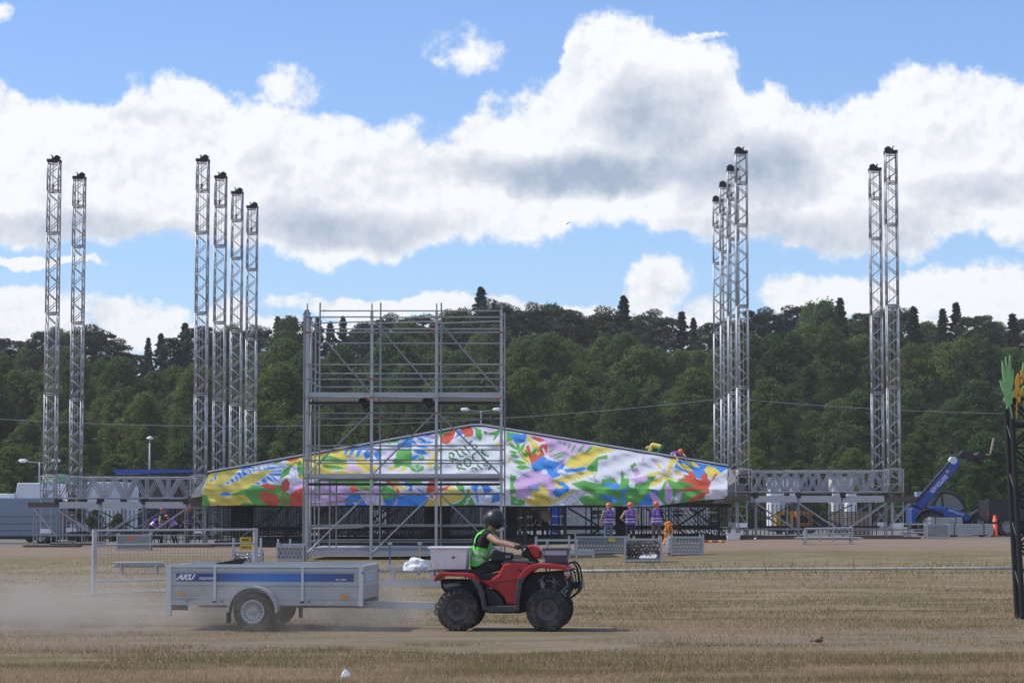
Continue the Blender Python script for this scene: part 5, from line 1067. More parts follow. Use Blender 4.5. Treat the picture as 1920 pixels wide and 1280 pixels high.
        if print_:
            tm = marks_mesh(8, 0.24, 0.045, WHT, print_); wd = max(v_.co.x for v_ in tm.vertices); bk = (side.cross(ax)).normalized(); bk = bk if bk.y < 0 else -bk
            xax = ax.cross(bk) * -1; Mx = Matrix((xax * -1, ax, bk)).transposed().to_4x4() if xax.cross(ax).dot(bk) < 0 else Matrix((xax, ax, bk)).transposed().to_4x4()
            share('vest_lettering', tm, root, Matrix.Translation(J['pelvis'] + ax * al * 0.86 + bk * 0.150) @ Mx @ Matrix.Translation((-wd / 2, 0, 0)))
    if helmet:
        HM = {'orange': mat('orange_helmet', (0.80, 0.13, 0.03), 0.35), 'black': mat('black_helmet', (0.018, 0.019, 0.022), 0.4, 0, 0.1), 'white': WHT}[helmet]
        b = MB(); rr = .118 if helmet != 'black' else .160
        if helmet == 'black':
            prof = [(rr * math.sin(a), rr * 1.05 * math.cos(a)) for a in np.linspace(0.03, 2.15, 14)]; b.lathe(prof, (0, 0, 0), 'z', 26)
            b.lathe([(rr * .80, -rr * .55), (rr * .98, -rr * .30), (rr * 1.02, 0)], (0, -.01, 0), 'z', 26)
        else:
            prof = [(rr * math.sin(a), rr * 1.08 * math.cos(a)) for a in np.linspace(0.03, 1.62, 10)]; b.lathe(prof, (0, 0, 0), 'z', 20)
            b.add([(rr * 1.02 * math.cos(a), rr * 1.02 * math.sin(a), 0) for a in np.linspace(.5, 2.64, 9)] + [(rr * 1.1 * math.cos(a), rr * 1.5 * math.sin(a), -.025) for a in np.linspace(.5, 2.64, 9)], [(k, k + 1, k + 10, k + 9) for k in range(8)])
            b.tube((0, -rr * .9, .02), (0, rr * .85, .09), .014, n=6)
        ho = b.build('helmet', HM, root, True)
        Mh = Matrix((sd_, fw, up)).transposed().to_4x4()
        if Mh.determinant() < 0: Mh = Matrix((-sd_, fw, up)).transposed().to_4x4()
        ho.matrix_local = Matrix.Translation(hc + up * (.05 if helmet != 'black' else .035)) @ Mh
        if helmet == 'black':
            vb = MB(); vb.add([(rr * 1.0 * math.cos(a), rr * 1.0 * math.sin(a), .03) for a in np.linspace(.55, 2.59, 9)] + [(rr * 1.05 * math.cos(a), rr * 1.42 * math.sin(a), -.0) for a in np.linspace(.55, 2.59, 9)], [(k, k + 1, k + 10, k + 9) for k in range(8)])
            vb.build('visor', HM, ho, True)
    root['_j'] = 0; del root['_j']
    return root, J, fw, up
VG = 'crew in purple safety vests and orange helmets'
SHG = cloth('khaki_shirt', (0.26, 0.25, 0.13)); JEAN = cloth('blue_jeans', (0.10, 0.17, 0.27)); NAVY = cloth('navy_trousers', (0.02, 0.024, 0.05)); HIVIS = cloth('hivis_yellow', (0.50, 0.62, 0.06)); KHAKI = cloth('brown_shorts', (0.10, 0.085, 0.07)); LIME = cloth('lime_vest', (0.13, 0.62, 0.09))
def stand(px, py): return gp(px, py)
person('crew member in purple vest and blue jeans, left of three standing by the stage', stand(1141, 1029), R(14), dict(elL=(-.29, .0, 1.16), wrL=(-.24, .16, .98), head=(.02, .05, 1.635), elR=(.25, .06, 1.15), wrR=(.16, .24, 1.05)), dict(shirt=SHG, trousers=JEAN, sleeve=SHG, hem=SHG), 'orange', VESTP, group=VG, print_=5)
person('crew member with yellow ankle bands, hands on hips, middle of three by the stage', stand(1182, 1029), R(-4), dict(elL=(-.36, -.05, 1.2), wrL=(-.20, .05, 1.04), elR=(.36, -.05, 1.2), wrR=(.20, .05, 1.04), anL=(-.16, -.03, .09), anR=(.16, -.03, .09), knL=(-.13, .02, .51), knR=(.13, .02, .51)),
       dict(shirt=cloth('tan_shirt', (0.30, 0.22, 0.17)), sleeve=SKIN, trousers=NAVY, shin=HIVIS, hem=NAVY), 'orange', VESTP, group=VG, print_=5)
person('crew member in purple vest and brown shorts, right of three by the stage', stand(1231, 1028), R(-12), dict(head=(0, -.02, 1.65), knL=(-.12, .06, .51), anL=(-.16, .0, .09), elR=(.24, .10, 1.2), wrR=(.12, .26, 1.1), elL=(-.26, .02, 1.16), wrL=(-.2, .15, 1.0)), dict(trousers=KHAKI, shin=SKIN, hem=KHAKI), 'orange', VESTP, group=VG, print_=5)
bend = dict(pelvis=(0, 0, .90), chest=(0, .27, 1.16), neck=(0, .38, 1.23), head=(0, .48, 1.30), shL=(-.19, .30, 1.19), shR=(.19, .30, 1.19), elL=(-.24, .42, .95), elR=(.24, .42, .95), wrL=(-.18, .55, .78), wrR=(.18, .55, .78), hipL=(-.09, 0, .88), hipR=(.09, 0, .88), knL=(-.12, .08, .48), knR=(.12, .08, .48))
for px, py, rz, ps, lab, cl, hm in [(283, 1018, -70, bend, 'crew member in purple vest bending forward under the left wing, leftmost', {}, 'orange'), (303, 1016, -95, {}, 'crew member in purple vest standing behind the bending one under the left wing', dict(sleeve=HIVIS), 'orange'),
        (329, 1015, 60, bend, 'bending crew member in maroon shirt between the purple vests under the left wing', dict(shirt=cloth('maroon_shirt', (0.12, 0.03, 0.035))), 'orange'), (352, 1017, -120, {}, 'crew member in purple vest standing at the right end under the left wing', {}, 'orange'),
        (1003, 1014, 100, {}, 'person in black clothes standing in shadow under the stage behind the quad rider', {}, None), (1022, 1013, 180, {}, 'person in pale shirt standing in shadow under the middle of the stage', dict(shirt=cloth('pale_shirt', (0.5, 0.45, 0.42)), sleeve=SKIN), None)]:
    p = at(px, 980, 110.5); p.z = g(p.x, p.y); vest_ = VESTP if 'purple' in lab else None
    person(lab, p, R(rz), ps, cl, hm, vest_, group=VG if vest_ else None, voxel=0.018)
# two riggers lying over the roof edge
def rigger(px, py, Y, rz, pose, cl, hm, vs_, lab):
    person(lab, at(px, py, Y), R(rz), pose, cl, hm, vs_, group='riggers on the stage roof', voxel=0.016)
kneel = dict(pelvis=(0, -.05, .42), chest=(0, .32, .50), neck=(0, .44, .46), head=(0, .55, .40), shL=(-.19, .36, .48), shR=(.19, .36, .48), elL=(-.24, .48, .25), elR=(.24, .48, .25), wrL=(-.2, .58, .04), wrR=(.2, .58, .04), hipL=(-.09, -.08, .40), hipR=(.09, -.08, .40), knL=(-.13, .14, .08), knR=(.13, .14, .08),
             anL=(-.13, -.28, .06), anR=(.13, -.28, .06), toL=(-.13, -.38, .03), toR=(.13, -.38, .03))
YS = cloth('yellow_shirt', (0.72, 0.60, 0.10)); GT = cloth('green_trousers', (0.03, 0.20, 0.10))
rigger(1238, 855, 109.3, 75, kneel, dict(shirt=YS, sleeve=YS, trousers=GT, hem=GT), None, None, 'rigger in yellow shirt and green trousers kneeling on the sloping roof edge')
reach = dict(kneel); reach.update(pelvis=(0, -.35, .22), chest=(0, .1, .26), neck=(0, .22, .28), head=(0, .32, .33), shL=(-.19, .14, .26), shR=(.19, .14, .26), elL=(-.25, .34, .14), elR=(.25, .34, .14), wrL=(-.2, .5, .02), wrR=(.2, .5, .02), hipL=(-.09, -.38, .2), hipR=(.09, -.38, .2), knL=(-.12, -.75, .1), knR=(.12, -.75, .1), anL=(-.12, -1.1, .06), anR=(.12, -1.1, .06), toL=(-.12, -1.2, .03), toR=(.12, -1.2, .03))
rigger(1270, 861, 108.6, 200, reach, dict(shirt=VESTP, sleeve=SKIN), 'orange', VESTP, 'rigger in orange helmet and purple vest leaning over the roof edge')
# ------------------------------------------------------------------ the rider
def rider():
    def P(a, b, y): (x, z) = A1(a, b); return (x, y, z)
    pose = dict(pelvis=P(520, 610, .55), chest=P(566, 390, .55), neck=P(606, 318, .55), head=P(652, 232, .55), shL=P(596, 345, .73), shR=P(606, 345, .36), elR=P(712, 408, .25), wrR=P(868, 446, .20), elL=P(705, 410, .84), wrL=P(866, 446, .90),
                hipR=P(530, 640, .45), hipL=P(530, 640, .65), knR=P(700, 632, .40), anR=P(520, 690, .40), toR=P(450, 690, .40), knL=P(780, 590, .80), anL=P(760, 900, .92), toL=P(860, 945, .94))
    BK = cloth('black_clothes', (0.014, 0.014, 0.016))
    root, J, fw, up = person('rider in lime green vest, black helmet and white dust mask on the quad bike', RIG, RIG_RZ, pose, dict(shirt=BK, sleeve=SKIN, trousers=BK, gloves=cloth('black_gloves', (0.012, 0.012, 0.013)), shoes=BK), 'black', LIME, face=0.0, voxel=0.008)
    hc = J['head']; f_ = Vector((1, 0, -0.25)).normalized(); u_ = Vector((0.25, 0, 1)).normalized()
    b = MB(); c0 = hc + f_ * .105 - u_ * .055
    b.lathe([(0.001, .075), (.03, .066), (.058, .03), (.072, -.03)], (0, 0, 0), 'x', 14); o = b.build('dust_mask', mat('white_mask', (0.72, 0.71, 0.68), 0.8), root, True)
    o.matrix_local = Matrix.Translation(c0) @ Matrix.Rotation(R(22), 4, 'Y')
    b = MB(); rh = random.Random(4)
    for k in range(40):
        a = hc - f_ * .09 - u_ * .06 + Vector((0, rh.uniform(-.06, .06), rh.uniform(-.02, .02))); b.tube(a, a + Vector((rh.uniform(-.05, .0), rh.uniform(-.02, .02), rh.uniform(-.11, -.05))), .008, .003, 5)
    b.build('hair', mat('brown_hair', (0.10, 0.055, 0.03), 0.7), root, True)
    pts = [P(480, 300, .40), P(470, 370, .38), P(500, 450, .37), P(560, 535, .36), P(640, 585, .38)]; MB().path(pts, .009, 6).build('strap', BK, root, True)
    # waist bag
    (x, z) = A1(745, 520); bg_ = thing('waist_bag', 'black hip bag resting in front of the quad rider', 'bag', RIG + Matrix.Rotation(RIG_RZ, 3, 'Z') @ Vector((x, 0.36, z - 0.09)), RIG_RZ)
    MB().prism([(-0.16, 0), (-0.18, 0.10), (-0.12, 0.16), (0.02, 0.13), (0.15, 0.12), (0.17, 0.04), (0.1, 0.0)], -0.03, 0.12).build('pouch', BLK, bg_, False, 0.02); block('buckle', bg_, 0.05, 0.12, -0.04, -0.025, 0.05, 0.08, GALV)
rider()
# ================================================================== yard equipment around the stage
def perf_crate(label, px, py, w_, d_, h_, rz=0.0, tagcol=None, open_front=False, group='galvanised stillage crates'):
    p = gp(px, py); t = thing('steel_crate', label, 'crate', p, R(rz), group); hw, hd = w_ / 2, d_ / 2
    for x in (-hw, hw):
        for y in (-hd, hd): bar('post', t, (x, y, 0), (x, y, h_ + 0.1), 0.06, 0.06, GALVL)
    def panel(x0, x1, y0, y1, ax):
        b = MB(); L = (x1 - x0) if ax == 'x' else (y1 - y0); n = max(4, int(L / 0.11)); m = max(3, int((h_ - 0.12) / 0.11)); s = L / n; v = (h_ - 0.12) / m
        for j in range(m + 1):
            z = 0.1 + j * v
            if ax == 'x': b.box(x0, x1, y0 - .012, y0 + .012, z - .034, z + .034)
            else: b.box(x0 - .012, x0 + .012, y0, y1, z - .034, z + .034)
        for j in range(m):
            for i in range(n + 1):
                q = i * s + (0.5 * s if j % 2 else 0); q = min(q, L); z0, z1 = 0.1 + j * v + .034, 0.1 + (j + 1) * v - .034
                if ax == 'x': b.box(x0 + max(0, q - .03), min(x1, x0 + q + .03), y0 - .011, y0 + .011, z0, z1)
                else: b.box(x0 - .011, x0 + .011, y0 + max(0, q - .03), min(y1, y0 + q + .03), z0, z1)
        return b.build('perforated_panel', GALV, t)
    if not open_front: panel(-hw, hw, -hd, -hd, 'x')
    panel(-hw, hw, hd, hd, 'x'); panel(-hw, -hw, -hd, hd, 'y'); panel(hw, hw, -hd, hd, 'y')
    for y in (-hd, hd):
        for z in (0.06, h_): bar('rail', t, (-hw, y, z), (hw, y, z), 0.04, 0.05, GALVL)
    for x in (-hw, hw): bar('rail', t, (x, -hd, h_), (x, hd, h_), 0.04, 0.05, GALVL)
    block('floor', t, -hw, hw, -hd, hd, 0.08, 0.1, GALV)
    if tagcol: block('tag_plate', t, -0.12 + tagcol[1], 0.12 + tagcol[1], -hd - 0.03, -hd - 0.014, h_ - 0.16, h_ - 0.04, tagcol[0])
    return t
CR = mat('dark_contents', (0.06, 0.06, 0.062), 0.7, 0.2, 0.5, 14)
perf_crate('long perforated grey crate with yellow tag behind the quad bike front', 1129, 1037, 1.95, 0.9, 0.6, -2, (YEL, 0.35))
t = perf_crate('perforated grey crate right of the orange netting', 1286, 1040, 1.12, 0.85, 0.62, 3); block('slatted_end', t, -0.66, -0.57, -0.42, 0.42, 0.08, 0.6, GALVL)
perf_crate('grey perforated crate behind the mesh fence panel at left', 252, 1031, 1.35, 0.9, 0.62, 4, (ORG, -0.1))
perf_crate('perforated crate in front of the telehandler beside the plank stacks', 1756, 1009, 0.95, 0.8, 0.62, 0)
t = perf_crate('open stillage frame full of dark chains with white bundle, nearest of the crates', 1206, 1053, 1.15, 0.9, 0.72, -3, None, True)
rcx = random.Random(12)
b = MB()
for k in range(120):
    a = Vector((rcx.uniform(-.5, .5), rcx.uniform(-.3, .4), rcx.uniform(.12, .62))); b.tube(a, a + Vector((rcx.uniform(-.15, .15), rcx.uniform(-.1, .1), rcx.uniform(-.1, .1))), 0.02, n=5)
o = b.build('chain_heap', CR, t); o['kind'] = 'stuff'
b = MB()
for k in range(9): b.tube((-.1 + k * .06, -.42, .13), (-.02 + k * .06, -.05, .22), .035, n=7)
b.build('white_bundle', WHT, t, True)
t = perf_crate('narrow stillage of couplers with a yellow sign behind the trailer', 465, 1060, 0.85, 0.8, 0.4, 2, None, True)
b = MB()
for k in range(90):
    a = Vector((rcx.uniform(-.38, .38), rcx.uniform(-.3, .3), rcx.uniform(.12, .36))); b.tube(a, a + Vector((rcx.uniform(-.07, .07), rcx.uniform(-.07, .07), rcx.uniform(-.04, .07))), 0.028, n=5)
o = b.build('coupler_heap', GALVL, t); o['kind'] = 'stuff'
block('sign_plate', t, -0.22, 0.18, -0.44, -0.425, 0.48, 0.66, YEL); share('sign_lettering', marks_mesh(9, 0.34, 0.065, DARK, 7), t, Matrix.Translation((-0.19, -0.445, 0.54)) @ Matrix.Rotation(R(90), 4, 'X'))
for x in (-0.42, 0.42): rod('post_extension', t, (x, -0.4, 0.4), (x, -0.4, 0.86), 0.035, GALVL)
def tube_rack(label, px, py, w_, h_, n, rz=0, legs=True, name='tube_rack'):
    t = thing(name, label, 'rack', gp(px, py), R(rz), 'racks of scaffold tubes'); hw = w_ / 2
    for x in (-hw * .75, hw * .75):
        for y in (-.35, .35): bar('leg', t, (x, y, 0), (x, y, h_ + (0.25 if legs else 0)), 0.05, 0.05, GALVL)
        bar('bearer', t, (x, -.35, h_ * .5), (x, .35, h_ * .5), 0.05, 0.06, GALV)
    for k in range(n): rod('tube', t, (-hw + rcx.uniform(-.1, .1), -.3 + .6 * (k % 7) / 6, h_ * .5 + .06 + .05 * (k // 7)), (hw + rcx.uniform(-.1, .1), -.3 + .6 * (k % 7) / 6, h_ * .5 + .06 + .05 * (k // 7)), 0.024, GALVL if k % 3 else GALV)
    return t
tube_rack('low rack of silver tubes on the dirt behind the mesh fence panel', 261, 1076, 1.25, 0.3, 18, 4, False)
t = tube_rack('tube rack with upright frame in front of the right wing of the stage', 1553, 1020, 2.4, 0.3, 14, 1)
for z in (0.62, 0.4): rod('frame_rail', t, (-0.95, -.35, z), (0.9, -.35, z + .03), 0.03, GALVL)
for x in (-.95, -.35, .15, .9): rod('frame_post', t, (x, -.35, .1), (x, -.35, .66), 0.028, GALVL)
t = tube_rack('pallet of short tubes beside the right support scaffold', 1716, 1006, 1.3, 0.22, 14, 0, False)
for z in (0.35, 0.6): rod('frame_rail', t, (-0.65, -.35, z), (0.65, -.35, z), 0.028, GALVL)
# steel frame right of the quad bike front
t = thing('trestle', 'open galvanised trestle frame behind the front of the quad bike', 'frame', gp(1060, 1047), R(-3))
for x, h in ((-1.0, .75), (-.62, .62), (.12, .78), (.38, .62), (.95, .3)): bar('post', t, (x, 0, 0), (x, 0, h), 0.06, 0.06, GALVL); bar('post', t, (x, .7, 0), (x, .7, h), 0.06, 0.06, GALV)
for y in (0, .7):
    for z in (.16, .27): bar('rail', t, (-1.0, y, z), (.98, y, z), 0.05, 0.06, GALVL)
    bar('rail', t, (-1.0, y, .62), (.42, y, .62), 0.05, 0.06, GALVL)
# low trestle between trailer and quad bike, bag on it
t = thing('low_trestle', 'long low aluminium frame lying on the grass between trailer and quad bike', 'frame', gp(760, 1102), R(1))
for y, zz in ((0, .1), (.9, .1)):
    bar('long_rail', t, (-1.5, y, zz), (1.5, y, zz), 0.05, 0.14, GALVL); bar('upper_rail', t, (-1.5, y, .36), (1.5, y, .36), 0.04, 0.05, GALV)
    for x in (-1.4, -.3, .6, 1.4): bar('upright', t, (x, y, .1), (x, y, .38), 0.09, 0.05, GALVL)
for x in np.linspace(-1.4, 1.4, 6): bar('cross_rail', t, (x, 0, .3), (x, .9, .3), 0.05, 0.05, GALV)
pb = W2L(t, at(782, 1084, t.location.y + .4)); wb = thing('white_bag', 'crumpled white plastic bag on the low aluminium frame', 'bag', t.location + Vector((pb.x, .4, .385)))
b = MB(); ico = bmesh.new(); bmesh.ops.create_icosphere(ico, subdivisions=3, radius=1.0)
for v_ in ico.verts:
    n_ = fbm(np.array([v_.co.x * 2.2 + 5]), np.array([v_.co.y * 2.2 + v_.co.z * 3.1]), 8)[0]; v_.co = Vector((v_.co.x * .30, v_.co.y * .22, max(0, v_.co.z) * .28)) * (0.7 + 0.65 * n_)
bme = bpy.data.meshes.new('bag_sheet'); ico.to_mesh(bme); ico.free(); bme.materials.append(WHT); share('bag_sheet', bme, wb)
# galvanised mesh box left of the scaffold foot
t = perf_crate('grey mesh box with decks left of the scaffold cube foot', 546, 1052, 0.85, 0.9, 0.5, 0); rod('post_extension', t, (-.4, -.4, .5), (-.4, -.4, .75), .03, GALVL); rod('post_extension', t, (.0, -.4, .5), (.0, -.4, .75), .03, GALVL); block('deck_piece', t, -.3, .5, -.3, .3, .5, .58, GALVL)
# supports at the scaffold foot
for i, (px, py) in enumerate(((731, 1062), (787, 1062))):
    t = thing('prop_stand', 'short %s painted prop under the scaffold deck, %s one' % (('blue', 'left') if i == 0 else ('yellow', 'right')), 'prop', gp(px, py), 0, 'props in front of the scaffold deck')
    bar('post', t, (0, 0, .06), (0, 0, .68), 0.05, 0.05, mat('prop_blue', (0.09, 0.16, 0.32), .6) if i == 0 else mat('prop_yellow', (.5, .4, .12), .6)); block('foot', t, -.14, .14, -.12, .12, 0, .06, GALVL); block('head', t, -.06, .06, -.08, .08, .66, .74, GALVL)
t = thing('plank', 'grey plank lying across between the two painted props', 'plank', gp(760, 1066)); block('plank_body', t, -.55, .55, -.15, .15, .005, .07, GALVL); block('end_cap', t, .55, .58, -.15, .15, .004, .075, GALV)
# ------------------------------------------------------------------ mesh fence panel behind the trailer
def fence_panel():
    a, c = gp(176, 1117), gp(478, 1109); d = c - a; L = d.length; t = thing('fence_panel', 'low galvanised mesh fence panel standing left behind the trailer', 'fence panel', a, math.atan2(d.y, d.x))
    H = 1.32
    for x in (0, L): bar('upright', t, (x, 0, 0), (x, 0, H + .03), 0.09, 0.06, GALVL)
    for z, r_ in ((H, .022), (H - .29, .018), (.30, .022), (.06, .022)): rod('rail', t, (0, 0, z), (L, 0, z), r_, GALVL)
    b = MB(); n = 44
    for k in range(n): x = L * (k + .5) / n; b.tube((x, .0, .30), (x, .0, H - (0 if k > n * .55 else .29)), .0032, n=4)
    for z in (.48, .66, .84): b.tube((0, .004, z), (L, .004, z), .003, n=4)
    o = b.build('wire_mesh', GALV, t); o['kind'] = 'stuff'
    block('sign_plate', t, L - .40, L - .12, -.03, -.022, H - .26, H - .16, YEL); share('sign_lettering', marks_mesh(9, 0.2, 0.045, DARK, 8), t, Matrix.Translation((L - .365, -.034, H - .235)) @ Matrix.Rotation(R(90), 4, 'X'))
    for x in (0.0, L): block('foot', t, x - .25, x + .25, -.12, .12, 0, .05, GALV)
    for x in (0.12, L * .47): rod('corner_brace', t, (x, -.01, .30), (x + .28, -.01, .14), .012, GALVL)
fence_panel()
# ------------------------------------------------------------------ small things on the ground
def hose(pts, r_, name, label, cat, m_, y=None):
    P = [gp(*p) + Vector((0, 0, r_)) for p in pts]; n = 8; vs_ = [q + Vector((0, r_ * math.cos(2 * math.pi * k / n), r_ * math.sin(2 * math.pi * k / n))) for q in P for k in range(n)]
    fs_ = [(i * n + k, i * n + (k + 1) % n, (i + 1) * n + (k + 1) % n, (i + 1) * n + k) for i in range(len(P) - 1) for k in range(n)] + [tuple(range(n)), tuple(range(len(vs_) - n, len(vs_)))]
    o = MB().add(vs_, fs_).build(name, m_, None, True); return tag(o, label, cat)
hose([(1070, 1073), (1200, 1072), (1330, 1070.5), (1480, 1069), (1640, 1068.5), (1800, 1068), (1900, 1067.5)], 0.04, 'white_pipe', 'long white pipe lying across the grass right of the quad bike', 'pipe', mat('pale_pipe', (.40, .40, .39), .6, 0, .15, 2))
t = thing('plastic_tub', 'white plastic tub on the ground under the right end of the banner', 'box', gp(1375, 1012)); b = MB(); b.add([(-.26, -.2, 0), (.26, -.2, 0), (.26, .2, 0), (-.26, .2, 0), (-.31, -.24, .3), (.31, -.24, .3), (.31, .24, .3), (-.31, .24, .3)], [(0, 3, 2, 1), (0, 1, 5, 4), (1, 2, 6, 5), (2, 3, 7, 6), (3, 0, 4, 7), (4, 5, 6, 7)]); b.build('tub_shell', WHT, t, False, .01); block('rim', t, -.33, .33, -.26, .26, .27, .3, WHT)
t = thing('striped_pole', 'red pole with yellow bands lying on the ground right of the crates', 'pole', gp(1335, 1017), R(2)); 
for k in range(8): rod('red_band' if k % 3 else 'yellow_band', t, (-.55 + k * .137, 0, .05), (-.55 + (k + 1) * .137, 0, .05), .045, mat('red_band', (.4, .03, .02), .5) if k % 3 else YEL)
t = thing('orange_netting', 'bright orange netting hanging in a loose twist beside the crates', 'netting', gp(1254, 1021)); b = MB()
for s_ in range(9):
    p_ = Vector((rcx.uniform(-.1, .16), rcx.uniform(-.08, .08), .98 - rcx.uniform(0, .12)))
    while p_.z > 0.05:
        q_ = p_ + Vector((rcx.uniform(-.06, .045), rcx.uniform(-.05, .05), -rcx.uniform(.05, .13))); b.tube(p_, q_, rcx.uniform(.025, .05), n=6); p_ = q_
b.build('net_twist', mat('orange_net', (.85, .25, .02), .7, 0, .3, 18), t, True); rod('stake', t, (.06, .02, 0), (.05, .02, 1.0), .02, GALV)
t = thing('traffic_bollard', 'bright orange plastic bollard by the plank stacks', 'bollard', gp(1866, 1006)); OB = mat('orange_bollard', (.85, .10, .03), .5)
MB().lathe([(.0, 1.02), (.07, 1.02), (.09, .98), (.09, .85), (.11, .84), (.12, .1), (.2, .06), (.2, 0), (0, 0)], (0, 0, 0), 'z', 16).build('post', OB, t, True); MB().lathe([(.122, .62), (.122, .72)], (0, 0, 0), 'z', 16).build('band', DARK, t)
def plank_stack(px, py, w_, n, lab, rz=0, z0=0.0, dy=0.0):
    p = gp(px, py); p.y += dy; p.z += z0; t = thing('plank_stack', lab, 'planks', p, R(rz), 'stacks of silver scaffold planks')
    for k in range(n): block('plank', t, -w_ / 2 + rcx.uniform(-.03, .03), w_ / 2 + rcx.uniform(-.03, .03), -.5, .5, .1 + k * .075, .1 + k * .075 + .062, GALVL if k % 2 else ALUD)
    for x in (-w_ * .35, w_ * .3): block('bearer', t, x - .05, x + .05, -.5, .5, 0, .1, BRN); block('strap', t, x - .02, x + .02, -.515, .515, .09, .12 + n * .075, DARK)
plank_stack(1816, 1006, 2.15, 7, 'larger stack of silver planks beside the orange bollard'); plank_stack(1781, 1006, 1.5, 11, 'taller stack of silver planks behind the perforated crate by the telehandler', 0, 0, 1.3)
for px, py, lab in ((1535, 1207, 'small brown bird sitting in the grass at right foreground'),):
    t = thing('bird', lab, 'bird', gp(px, py), R(30)); b = MB(); b.lathe([(.001, -.09), (.03, -.06), (.045, 0), (.04, .05), (.022, .08), (.001, .1)], (0, 0, .07), 'x', 10).lathe([(.001, -.03), (.026, 0), (.001, .035)], (.07, 0, .125), 'x', 8); b.tube((.1, 0, .125), (.125, 0, .122), .006, .002, 5).prism([(-.08, .06), (-.18, .05), (-.17, .08)], -.02, .02).tube((.0, .015, .03), (.005, .015, 0), .004, n=4).tube((.0, -.015, .03), (.005, -.015, 0), .004, n=4); o = b.build('body', mat('brown_feather', (.10, .07, .045), .8, 0, .4, 40), t, True); o.scale = (.72, .72, .72)
t = thing('bird', 'tiny dark bird flying in front of the grey cloud in the middle of the sky', 'bird', at(1063, 420, 90)); MB().add([(-.02, -.08, 0), (.02, .08, 0), (-.18, .02, .1), (.17, -.02, .12), (0, 0, -.03)], [(0, 1, 2), (0, 1, 3), (0, 4, 1)]).build('wings', DARK, t)
for px, py, s_, lab in ((648, 1278, .05, 'scrap of white paper at the bottom edge of the field'), (1416, 1013, .06, 'scrap of white litter on the dirt right of the white tub')):
    t = thing('paper_scrap', lab, 'litter', gp(px, py) + Vector((0, 0, .05))); MB().add([(-s_, -s_ * .6, 0), (s_ * .9, -s_ * .4, .02), (s_, s_ * .7, .04), (-s_ * .7, s_ * .6, .05), (0, 0, .09)], [(0, 1, 4), (1, 2, 4), (2, 3, 4), (3, 0, 4)]).build('crumpled_sheet', WHT, t)
